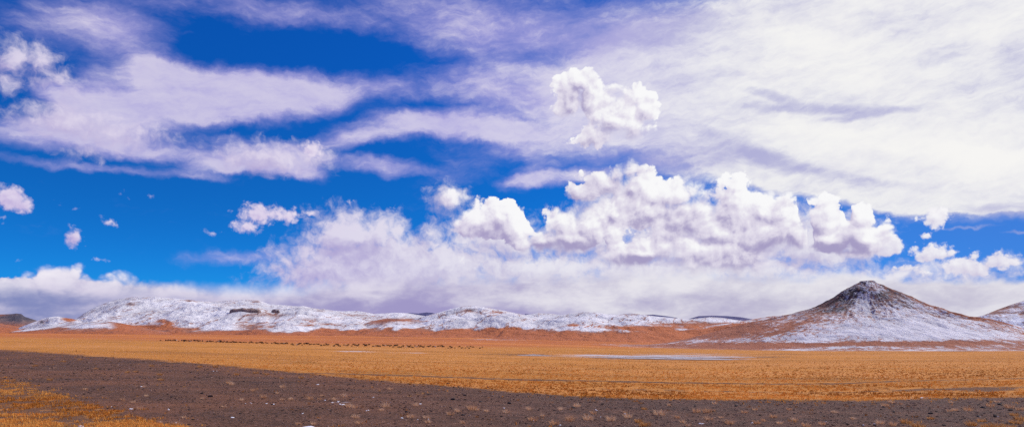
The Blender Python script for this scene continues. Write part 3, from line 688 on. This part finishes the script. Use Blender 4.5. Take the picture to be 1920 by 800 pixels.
# ---------------------------------------------------------------- grass, tufts, stones
def blade_mat(name, c1, c2, c3):
    m, t, b = mat(name, 0.8, 0.15)
    v = attr(t, 'tone')
    c = mixc(t, v.ss(0.0, 0.5), c1, c2); c = mixc(t, v.ss(0.5, 1.0), c, c3)
    t.links.new(c.s, b.inputs['Base Color'])
    tr = t.nodes.new('ShaderNodeBsdfTranslucent'); t.links.new(c.s, tr.inputs[0])
    mx = t.nodes.new('ShaderNodeMixShader'); mx.inputs[0].default_value = 0.35
    t.links.new(b.outputs[0], mx.inputs[1]); t.links.new(tr.outputs[0], mx.inputs[2])
    t.links.new(mx.outputs[0], t.nodes['Material Output'].inputs[0])
    return m

def blades(cx, cy, cz, tone, n, rad, h, w, spread, r):
    """n bent blades round each of the given points; arrays in, (verts, faces, tone) out"""
    N = len(cx); cx, cy, cz, tone = (np.repeat(np.asarray(a, float), n) for a in (cx, cy, cz, tone))
    rad, h, w = (np.repeat(np.broadcast_to(np.asarray(a, float), (N,)), n) for a in (rad, h, w))
    M = N * n; a = r.uniform(0, 2 * np.pi, M); q = np.sqrt(r.uniform(0, 1, M))
    bx = cx + np.cos(a) * q * rad; by = cy + np.sin(a) * q * rad
    hh = h * r.uniform(0.55, 1.15, M) * (1 - 0.35 * q); lean = spread * (0.3 + q) * r.uniform(0.4, 1.3, M)
    a2 = a + r.normal(0, 0.5, M); ox, oy = np.cos(a2) * lean * hh, np.sin(a2) * lean * hh
    f = r.uniform(0, np.pi, M); wx, wy = np.cos(f) * w / 2, np.sin(f) * w / 2
    z0 = cz - 0.03
    V_ = np.stack([np.stack([bx - wx, by - wy, z0], -1), np.stack([bx + wx, by + wy, z0], -1),
                   np.stack([bx + ox * .45 + wx * .8, by + oy * .45 + wy * .8, cz + hh * .6], -1), np.stack([bx + ox * .45 - wx * .8, by + oy * .45 - wy * .8, cz + hh * .6], -1),
                   np.stack([bx + ox, by + oy, cz + hh], -1)], 1).reshape(-1, 3)
    i = np.arange(M)[:, None] * 5
    F_ = np.concatenate([i + np.array([[0, 1, 2]]), i + np.array([[0, 2, 3]]), i + np.array([[3, 2, 4]])])
    tt = np.clip(tone + r.normal(0, 0.16, M), 0, 1)
    return V_, F_, np.repeat(tt, 5)

g_mat = blade_mat('dry_grass_mat', (0.30, 0.105, 0.020), (0.66, 0.250, 0.040), (0.88, 0.42, 0.10))
t_mat = blade_mat('dry_tuft_mat', (0.34, 0.16, 0.08), (0.68, 0.38, 0.20), (0.85, 0.60, 0.40))

g2_mat = blade_mat('golden_tuft_mat', (0.28, 0.12, 0.04), (0.60, 0.29, 0.10), (0.82, 0.50, 0.22))

def scatter_rows(n, r, c0, c1, r0, r1):
    """points on the ground, evenly spread over the visible slope between two sight lines"""
    px = r.uniform(c0, c1, n); row = r.uniform(r0, r1, n)
    D = np.exp(np.linspace(math.log(30), math.log(600), 260))
    k = np.linspace(c0, c1, 80)
    tab = np.array([np.interp(np.linspace(r0, r1, 160), (Y0 - F * zground((q - 960) / F * D, D) / D)[::-1], D[::-1]) for q in k])
    u = (px - c0) / (c1 - c0) * 79; v = (row - r0) / (r1 - r0) * 159
    iu = np.clip(u.astype(int), 0, 78); iv = np.clip(v.astype(int), 0, 158); fu = u - iu; fv = v - iv
    d = (tab[iu, iv] * (1 - fv) + tab[iu, iv + 1] * fv) * (1 - fu) + (tab[iu + 1, iv] * (1 - fv) + tab[iu + 1, iv + 1] * fv) * fu
    x = (px - 960) / F * d; z = zground(x, d)
    return x, d, z, px, row

r = np.random.default_rng(5)
x, y, z, px, row = scatter_rows(128000, r, -250, 2280, 656, 803)
so = soil_noisy(px, row, x, y) + r.normal(0, 1.5, len(x))
cl = fbm(x * 0.5, y * 0.5, 4, 91); cb = fbm(x * .06, y * .06, 4, 92); cs = fbm(x * .006, y * .045, 4, 93)
track = (line_field(px, row, [(480, 698), (640, 700), (780, 704), (960, 711), (1100, 713), (1280, 717), (1440, 719), (1560, 719), (1680, 714), (1920, 709), (2300, 705)], 2.2)
         + .7 * line_field(px, row, [(1080, 727), (1300, 732), (1500, 736), (1920, 728)], 3.0) + .7 * line_field(px, row, [(1560, 727), (1700, 729), (2100, 722)], 2.5) + gb(px, row, [(1200, 668, 180, 6, 1), (1860, 731, 60, 6, .7), (40, 743, 25, 3, 1), (85, 772, 22, 3, 1)]))
near_left = (px < 430) & (row > 705)
keep = (so < 0) & (cl + r.uniform(-.18, .18, len(x)) - track * .35 > np.where(near_left, 0.53, 0.41))
keep &= r.uniform(0, 1, len(x)) < sstep(662, 700, row) * .85 + .15
keep |= (so > 0) & (r.uniform(0, 1, len(x)) < 0.16 * np.exp(-so / 5.0) * (fbm(x * .4, y * .4, 3, 99) > .48) + .0015)
x, y, z, cl, cb, cs, row, px = (a[keep] for a in (x, y, z, cl, cb, cs, row, px))
tone = np.clip(0.46 + (cl - .5) * 1.0 + (cb - .5) * 1.3 + (cs - .5) * 1.3 + r.normal(0, .14, len(x)), 0, 1)
tone = np.where((px < 430) & (row > 705), np.clip(tone + .12, .3, 1), tone)
hs = r.uniform(.16, .40, len(x)) * np.where((px < 430) & (row > 705), 0.8, 1.0)
V_, F_, T_ = blades(x, y, z, tone, 6, r.uniform(.12, .34, len(x)), hs, 0.035 + y * 0.00035, 0.55, r)
meadow = link_mesh('meadow_grass', V_, F_, g_mat, False, {'tone': T_}, 'stuff')
tag(meadow, 'short golden dry grass covering the plain beyond and beside the dark gravel strip', 'grass')

# single tufts on the gravel strip
def tuft_mesh(seed, n, rad, h, spread):
    q = np.random.default_rng(seed)
    v, f, tn = blades([0], [0], [0], [q.uniform(.45, .75)], n, rad, h, 0.022, spread, q)
    o = link_mesh('tmp', v, f, t_mat, False, {'tone': tn}); me = o.data; me.name = 'grass_tuft'; bpy.data.objects.remove(o); return me
pale = [tuft_mesh(100 + i, 90, .22, .42, .75) for i in range(5)]
def gold_mesh(seed):
    q = np.random.default_rng(seed)
    v, f, tn = blades([0], [0], [0], [.5], 130, .26, .38, 0.024, .8, q)
    o = link_mesh('tmp', v, f, g2_mat, False, {'tone': tn}); me = o.data; me.name = 'grass_tuft'; bpy.data.objects.remove(o); return me
gold = [gold_mesh(200 + i) for i in range(4)]
TP = [(886,762,22),(858,768,14),(770,778,17),(780,757,14),(733,727,12),(655,759,16),(666,761,12),(724,758,18),(668,779,16),(675,790,16),(716,766,12),(800,780,14),(803,788,14),(845,773,16),(895,766,10),(912,768,12),(950,770,14),(868,790,12),
      (992,764,14),(999,783,20),(1017,777,10),(1052,764,14),(1069,783,22),(1040,790,22),(1082,758,16),(1103,781,22),(1113,772,14),(1145,783,20),(1178,778,20),(1172,771,10),(1208,764,12),(1236,772,22),(1198,787,18),(1205,795,14),(1211,793,20),(1270,780,12),(1280,788,14),(1305,768,18),(1326,768,20),(1335,767,14),(1340,754,10),(1330,782,18),(1290,795,12),(1368,789,20),(1352,780,10),(1420,790,16),(1431,786,12),(1395,770,14),(1415,765,12),
      (1450,778,16),(1462,790,14),(1490,784,14),(1512,795,18),(1541,792,14),(1660,757,16),(1672,752,12),(1650,790,16),(1675,793,16),(1700,788,20),(1722,795,22),(1745,782,12),(1783,752,10),(1815,765,18),(1790,766,12),(1858,758,16),(1870,751,10),(1893,760,18),(1912,764,16),(1842,786,16),(1820,792,20),(1866,797,26),(1888,796,26),(1905,788,22),(1915,782,22),(1902,775,14),(1736,745,10),(1850,798,20),(1780,768,10),(1565,770,12),(1600,782,12),(1480,765,12),(1255,757,10),
      (480,697,10),(500,700,9),(565,706,10),(528,707,8),(530,723,12),(545,746,12),(582,745,14),(600,746,10),(494,742,14),(520,735,8),(530,747,10),(560,792,14),(605,740,10),(628,747,12),(646,740,14),(588,792,12),(430,715,12),(454,748,10),(475,730,10),(404,686,9),(375,686,9),(435,718,12),(444,700,10),(300,700,10),(284,684,9),(270,723,8),(240,696,9),(255,695,8),(302,710,10),(180,690,8),(120,676,8),(150,672,8),(66,684,8),(160,728,10),(94,710,10),(230,748,10),(250,752,10),(263,763,12),(300,790,12),(333,792,14),(345,780,10),(275,740,9),(420,760,9),(380,745,8)]
r = np.random.default_rng(8)
for i, (tx, ty, w) in enumerate(TP):
    X_, Y_, Z_ = at(tx, ty + w * 0.25)
    right_edge = tx > 1690 and ty > 770
    me = (gold if (right_edge or ty < 715 or (1190 < tx < 1215)) else pale)[r.integers(0, 4)]
    o = bpy.data.objects.new('grass_tuft', me); scene.collection.objects.link(o)
    s = w / F * Y_ / 0.62
    o.location = (X_, Y_, Z_ - 0.01); o.rotation_euler = (0, 0, r.uniform(0, 6.28)); o.scale = (s, s, s * r.uniform(.8, 1.05))
    size = 'broad' if w >= 20 else 'small' if w < 12 else 'middling'
    if me in gold:
        lab = f'{size} golden tuft of dry grass ' + ('at the eastern end of the dark gravel strip' if right_edge else 'close to the far meadow edge of the dark gravel' if ty < 715 else 'on the gravel below the hill')
    else:
        where = 'near the gravel\'s far edge' if ty < np.interp(tx, UP[:, 0], UP[:, 1]) + 25 else 'on dark gravel'
        side = 'below the cone-shaped hill' if tx > 1350 else 'in line with the long snow patch' if tx > 1050 else 'below the snowy dome' if tx > 780 else 'below the grazing herd' if tx > 430 else 'beside the golden corner'
        lab = f'{size} pale tuft {where}, {side}'
    tag(o, lab, 'grass tuft', 'dry grass tufts scattered over the gravel strip')

# loose gravel: one mass of small stones
def rocks(cx, cy, cz, sz, r, flat=0.6):
    base = np.array([(-1, -1, -1), (1, -1, -1), (1, 1, -1), (-1, 1, -1), (-1, -1, 1), (1, -1, 1), (1, 1, 1), (-1, 1, 1)], float) * [1, 1, .6]
    base[4:, :2] *= 0.62
    N = len(cx); v = base[None] * (1 + r.uniform(-.35, .35, (N, 8, 3)))
    a = r.uniform(0, 6.28, N); c, s = np.cos(a)[:, None], np.sin(a)[:, None]
    vx = v[..., 0] * c - v[..., 1] * s; vy = v[..., 0] * s + v[..., 1] * c
    v = np.stack([vx, vy, v[..., 2] * flat], -1) * np.asarray(sz)[:, None, None] * 0.5
    v = v + np.stack([cx, cy, cz + np.asarray(sz) * 0.12], -1)[:, None]
    f = np.array([(0, 1, 5, 4), (1, 2, 6, 5), (2, 3, 7, 6), (3, 0, 4, 7), (4, 5, 6, 7), (3, 2, 1, 0)])
    F_ = (np.arange(N)[:, None, None] * 8 + f[None]).reshape(-1, 4)
    return v.reshape(-1, 3), F_
sm, t, b = mat('gravel_mat', 0.9, 0.2)
v = attr(t, 'tone'); c = mixc(t, v.ss(0, .6), (0.022, 0.014, 0.012), (0.19, 0.098, 0.064)); c = mixc(t, v.ss(.6, 1), c, (0.26, 0.165, 0.13))
t.links.new(c.s, b.inputs['Base Color'])
r = np.random.default_rng(21)
x, y, z, px, row = scatter_rows(76000, r, -250, 2280, 660, 803)
so = soil_noisy(px, row, x, y); cl = fbm(x * .25, y * .25, 4, 95)
keep = (so > 0) & (cl + r.uniform(-.25, .25, len(x)) > .47)
x, y, z, cl = (a[keep] for a in (x, y, z, cl))
sz = (0.06 + 0.20 * r.uniform(0, 1, len(x)) ** 5) * np.clip(y / 70, .8, 2.2)
tn = np.clip(r.beta(1.6, 2.6, len(x)) * 1.05 + (cl - .5) * .5, 0, 1)
V_, F_ = rocks(x, y, z, sz, r)
gr = link_mesh('gravel', V_, F_, sm, False, {'tone': np.repeat(tn, 8)}, 'stuff')
tag(gr, 'loose dark and brown pebbles lying over the bare gravel strip', 'gravel')

# larger dark clods, countable
cl_m = []
cm_, t, b = mat('dark_stone_mat', 0.9, 0.2)
nn = noise(coord(t), 6.0, 5, 0.7); c = mixc(t, nn.ss(.4, .62), (0.018, 0.014, 0.016), (0.07, 0.05, 0.045)); t.links.new(c.s, b.inputs['Base Color'])
def stone_mesh(seed, mt, nm, fl=.62):
    bm = bmesh.new(); bmesh.ops.create_icosphere(bm, subdivisions=3, radius=.5); q = random.Random(seed)
    pl_ = [(Vector((q.gauss(0, 1), q.gauss(0, 1), q.gauss(0, 1))).normalized(), q.uniform(.27, .42)) for _ in range(12)]
    for v_ in bm.verts:
        for n_, d_ in pl_:
            e = v_.co.dot(n_) - d_
            if e > 0: v_.co -= n_ * e
        v_.co.z *= fl
    me = bpy.data.meshes.new(nm); bm.to_mesh(me); bm.free(); me.materials.append(mt); return me
stones = [stone_mesh(i, cm_, 'stone') for i in range(4)]
SP = [(849,749,9),(871,741,7),(803,740,5),(845,775,5),(731,774,6),(763,772,7),(868,778,7),(901,753,6),(915,726,5),(955,756,8),(840,719,6),(768,741,5),(692,785,4),(322,744,6),(395,743,9),(378,737,6),(195,726,5),(205,692,5),(1380,761,9),(1335,771,6),(1258,758,5),(1176,781,6),(1075,764,7),(1010,769,5),(1130,757,5),(1222,772,6),(1303,761,5),(1745,775,8),(1741,780,5),(1700,778,5),(1657,763,7),(1875,758,10),(1842,764,8),(1866,780,9),(1834,780,7),(1803,786,5),(1895,769,8),(1905,784,9),(1676,772,6),(1621,762,4),(1545,780,5),(1490,775,6),(1425,778,5),(1466,757,4),(620,770,5),(655,720,4),(560,765,4),(450,775,5),(510,758,5),(355,768,5),(1590,795,7),(1640,797,6),(1770,797,7)]
r = np.random.default_rng(31)
for (tx, ty, w) in SP:
    X_, Y_, Z_ = at(tx, ty); s = w / F * Y_ * 1.05
    o = bpy.data.objects.new('stone', stones[r.integers(0, 4)]); scene.collection.objects.link(o)
    o.location = (X_, Y_, Z_ + s * .12); o.rotation_euler = (r.uniform(-.2, .2), r.uniform(-.2, .2), r.uniform(0, 6.28)); o.scale = (s * 1.15, s, s * .8)
    side = 'below the cone-shaped hill' if tx > 1350 else 'in line with the long snow patch' if tx > 1050 else 'below the snowy dome' if tx > 780 else 'below the grazing herd' if tx > 430 else 'beside the golden corner'
    tag(o, ('blackish lump of stone' if w >= 7 else 'small dark stone') + ' lying on the gravel strip ' + side, 'stone', 'dark stones lying on the gravel strip')

# leftovers of snow on the gravel
wm, t, b = mat('old_snow_mat', 0.7, 0.3); b.inputs['Base Color'].default_value = (.78, .76, .80, 1)
WP = [(786,756,9,3),(689,769,7,2),(755,783,7,2),(783,786,5,3),(803,785,3,2),(666,763,5,3),(655,762,3,3),(641,758,12,7),(635,752,8,4),(610,749,7,3),(622,754,7,3),(595,720,8,2),(545,746,5,3),(500,756,6,1.5),(512,757,6,1.5),(568,774,6,2),(1050,766,6,2),(1118,768,6,3),(1172,775,6,3),(1126,781,4,2),(1000,788,4,2),(1049,796,6,2),(1316,794,14,2.5),(1292,797,5,2),(1620,796,5,2),(1640,794,5,2),(1780,770,4,2),(1812,769,5,2),(1836,780,6,2),(1870,780,6,2),(1892,799,8,3),(1905,765,3,1.5),(1727,745,6,1.5),(580,800,30,2),(460,756,4,2),(470,755,5,2),(265,724,6,1.5),(246,766,7,3),(316,767,5,3),(330,792,6,3),(154,799,14,3),(210,762,6,1.5),(435,782,10,2),(404,695,8,1.5),(160,728,4,2),(1215,795,4,2),(945,764,4,2),(880,766,3,2),(700,744,4,1),(1550,790,4,1.5),(1410,792,5,2),(1240,776,4,2)]
r = np.random.default_rng(41)
vs_, fs_ = [], []
for (tx, ty, w, h) in WP:
    for k in range(3):
        X_, Y_, Z_ = at(tx + r.uniform(-.35, .35) * w, ty + r.uniform(-.3, .3) * h)
        rw = w / F * Y_ * r.uniform(.15, .34); n = 9; b0 = len(vs_)
        vs_.append((X_, Y_, Z_ + .045))
        for ring, hz in ((.6, .04), (1.0, -.03)):
            for j in range(n):
                a = 2 * math.pi * j / n; q = rw * ring * r.uniform(.75, 1.2)
                vs_.append((X_ + math.cos(a) * q, Y_ + math.sin(a) * q * 1.4, Z_ + hz))
        for j in range(n):
            j2 = (j + 1) % n
            fs_.append((b0, b0 + 1 + j, b0 + 1 + j2, b0)); fs_.append((b0 + 1 + j, b0 + 1 + n + j, b0 + 1 + n + j2, b0 + 1 + j2))
me = bpy.data.meshes.new('snow'); me.from_pydata(vs_, [], [tuple(dict.fromkeys(f)) for f in fs_]); me.materials.append(wm)
o = bpy.data.objects.new('snow', me); scene.collection.objects.link(o); o['kind'] = 'stuff'
tag(o, 'flecks of leftover snow lying about the bare gravel strip', 'snow')

# dark outcrops breaking the snow of the plateau
om, t, b = mat('outcrop_mat', 0.9, 0.2)
p = coord(t); nn = noise(p, 0.06, 6, 0.7); nz = noise(p, 0.2, 5, .7)
c = mixc(t, nn.ss(.4, .6), (0.15, 0.11, 0.105), (0.32, 0.21, 0.17)); c = mixc(t, nz.ss(.56, .66) * .5, c, (.7, .71, .76)); t.links.new(c.s, b.inputs['Base Color'])
def outcrop(label, px0, px1, row0, row1, seed, tall=1.0):
    # stands on the hill's face where that sight line first meets it
    pv, rv, xh, yh, zh = HG['snowy_plateau_hill']
    c_ = int(np.argmin(np.abs(pv[0] - (px0 + px1) / 2))); k_ = int(np.argmax(rv[:, c_] <= row1))
    D = float(yh[k_, c_]); zb = float(zh[k_, c_]) - 2.0
    W = (px1 - px0) / F * D; H = (row1 - row0) / F * D; cx_ = ((px0 + px1) / 2 - 960) / F * D
    nx_, ny_ = 60, 24; u, w_ = np.meshgrid(np.linspace(-1, 1, nx_), np.linspace(-1, 1, ny_))
    r2 = np.sqrt(u ** 2 + w_ ** 2)
    pr_ = np.clip(1 - r2 ** 2.2, 0, 1) ** .55 * (0.25 + 1.3 * fbm(u * 4 + seed, w_ * 2, 5, seed, .65)) * (0.75 + .25 * np.floor(fbm(u * 2, w_ * 2, 3, seed + 5) * 5) / 3)
    zz = zb + pr_ * H * 1.0 * tall - np.where(r2 >= 1, H * 1.0, 0)
    v = np.stack([cx_ + u * W / 2, D + w_ * W * .22, zz], -1).reshape(-1, 3)
    o = link_mesh('rock_outcrop', v, grid_faces(ny_, nx_), om, False)
    tag(o, label, 'rock outcrop', 'dark rock outcrops on the snowy plateau'); return o
outcrop('long low grey-brown rock outcrop on the crest of the snowy plateau', 431, 489, 576.5, 582, 3)
outcrop('short rounded dark rock knob beside the long outcrop on the snowy plateau', 507, 525, 578.5, 586, 7)

# ---------------------------------------------------------------- the herd
def skin_animal(name, joints, edges, mt):
    me = bpy.data.meshes.new(name + '_rig'); me.from_pydata([j[0] for j in joints], edges, []); 
    o = bpy.data.objects.new(name + '_rig', me); scene.collection.objects.link(o)
    o.modifiers.new('skin', 'SKIN')
    for v_, j in zip(me.skin_vertices[0].data, joints): v_.radius = j[1] if isinstance(j[1], tuple) else (j[1], j[1])
    me.skin_vertices[0].data[0].use_root = True
    sb = o.modifiers.new('sub', 'SUBSURF'); sb.levels = 1; sb.render_levels = 1
    dg = bpy.context.evaluated_depsgraph_get(); out = bpy.data.meshes.new_from_object(o.evaluated_get(dg)); out.name = name
    bpy.data.objects.remove(o); out.materials.clear(); out.materials.append(mt)
    return out
def quad(name, mt, head_down, k=1.0, coat=0.0):
    # x forward, z up; metres: withers 1.4 high, body 1.9 long
    J = [((-.55, 0, .95), (.30, .34)), ((0, 0, .95), (.34, .38)), ((.50, 0, 1.02), (.33, .40)), ((.62, 0, 1.28), (.16, .18)),
         ((.95, 0, .85 if head_down else 1.12), (.19, .19)), ((1.2, 0, .42 if head_down else 1.05), (.13, .15)), ((1.38, 0, .18 if head_down else .88), (.08, .08)),
         ((-.80, 0, 1.0), (.14, .14)), ((-.92, 0, .75), (.07, .07)), ((-.94, 0, .38), (.09, .09))]
    E = [(0, 1), (1, 2), (2, 3), (2, 4), (4, 5), (5, 6), (0, 7), (7, 8), (8, 9)]
    for sx, sy in ((.55, .20), (.55, -.20), (-.52, .20), (-.52, -.20)):
        b0 = len(J); hind = sx < 0
        J += [((sx, sy, .70), (.15 + coat, .15 + coat)), ((sx + (.07 if hind else -.02), sy, .48), (.11 + coat * .6, .11 + coat * .6)), ((sx - (.08 if hind else -.02), sy, .27), (.065, .065)), ((sx, sy, .03), (.06, .06))]
        E += [(0 if hind else 2, b0), (b0, b0 + 1), (b0 + 1, b0 + 2), (b0 + 2, b0 + 3)]
    hx, hy, hz = J[5][0]
    for sy in (1, -1):   # horns
        b0 = len(J); J += [((hx - .02, .12 * sy, hz + .14), (.035, .035)), ((hx + .02, .32 * sy, hz + .20), (.025, .025)), ((hx + .04, .36 * sy, hz + .40), (.012, .012))]
        E += [(5, b0), (b0, b0 + 1), (b0 + 1, b0 + 2)]
    J = [((a[0][0] * k, a[0][1] * k, a[0][2] * k), (a[1][0] * k, a[1][1] * k)) for a in J]
    return skin_animal(name, J, E, mt)
def coat_mat(n, c):
    m, t, b = mat(n, .85, .15); nn = noise(coord(t), 5, 4, .6); cc = mixc(t, nn.ss(.4, .65), c, tuple(q * 1.6 for q in c)); t.links.new(cc.s, b.inputs['Base Color']); return m
kb, kn, kw = coat_mat('black_coat_mat', (.010, .008, .008)), coat_mat('brown_coat_mat', (.05, .025, .014)), coat_mat('pale_coat_mat', (.42, .36, .30))
yak = {('b', 1): quad('yak', kb, True, 1, .03), ('b', 0): quad('yak', kb, False, 1, .03), ('n', 1): quad('yak', kn, True, .95, .03), ('n', 0): quad('yak', kn, False, .95, .03), ('w', 1): quad('yak', kw, True, .8, .03), ('w', 0): quad('yak', kw, False, .8, .03)}
H1 = [125,185,205,215,225,235,260,285,295,305,330,365,385,395,405,410,440,452,460,470,505,515,540,550,570,598,645,655,670,685,695,715,745,770,780,790,800,810,830,842,865,875,885,905,925,940,950,960,975,1010,1022,1035,1060,1085,1125,1140,1150,1165,1205,1220,1250,1262,1275,1310,1330,1380,1410,1425,1440,1455,1490,1505,1515,1530,1545,1555,1600,1612,1620,1655,1665,1680,1690,1708,1718,1740,1765,1775,1790,1800,1818,1850,1862,1885,1900,1910]
H2 = [8,15,42,65,80,92,155,162,180,188,200,207,215,228,270,285,300,312,318,360,378,395,405,412,425,435,495,505,515,522,555,598,615,625,640,650,660,672,680,705,720,735,748,770,785,797,825,838,845,858,868,880,890,910,920,932,940,975,985,1000,1010,1022,1035,1045,1065,1082,1095,1110,1120,1130,1140,1155,1165,1178,1212,1225,1240,1265,1275,1295,1330,1355,1368,1380,1395,1440,1462,1472,1485,1518,1570,1595,1605,1635,1658,1680,1695,1725,1798,1825]
herd = [(280 + q / 6, 620 + (96 + (q - 125) * 0.029) / 6) for q in H1] + [(600 + q / 6, 625 + (118 + q * 0.019) / 6) for q in H2]
r = np.random.default_rng(51)
for i, (hx, hy) in enumerate(herd):
    dense = (545 < hx)
    hy = hy + (r.uniform(-1.2, 2.6) if dense else r.uniform(-.6, 1.4)) + 1.4
    X_, Y_, Z_ = at(hx, hy)
    u = r.uniform(); k = 'w' if u < .07 else 'n' if u < .25 else 'b'
    hd = int(r.uniform() < .7)
    o = bpy.data.objects.new('yak', yak[(k, hd)]); scene.collection.objects.link(o)
    o.location = (X_, Y_, Z_ - .02); o.rotation_euler = (0, 0, r.choice([0, math.pi]) + r.normal(0, .55)); s = r.uniform(.58, .92) * Y_ / 480; o.scale = (s, s, s)
    colr = {'b': 'black', 'n': 'dark brown', 'w': 'pale'}[k]; pose = 'grazing with its head down' if hd else 'standing with its head up'
    if i == 0: lab = 'black yak at the far western tip of the long herd line' if k == 'b' else colr + ' yak at the far western tip of the long herd line'
    elif i == len(herd) - 1: lab = colr + ' yak at the far eastern tip of the long herd line'
    else:
        part = 'in the thin western stretch of the herd' if hx < 400 else 'in the herd below the long rock outcrop' if hx < 545 else 'in the crowded middle of the herd' if hx < 700 else 'in the thickest eastern bunch of the herd' if hx < 800 else 'in the straggling eastern tail of the herd'
        lab = f'{colr} yak {pose} {part}'
    tag(o, lab, 'yak', 'yaks of the long herd grazing in a line on the plain')

scene.cycles.use_denoising = False
scene.cycles.use_adaptive_sampling = True; scene.cycles.adaptive_threshold = 0.02; scene.cycles.adaptive_min_samples = 16
scene.cycles.max_bounces = 4; scene.cycles.diffuse_bounces = 2; scene.cycles.glossy_bounces = 1; scene.cycles.transmission_bounces = 2
scene.cycles.sample_clamp_indirect = 6
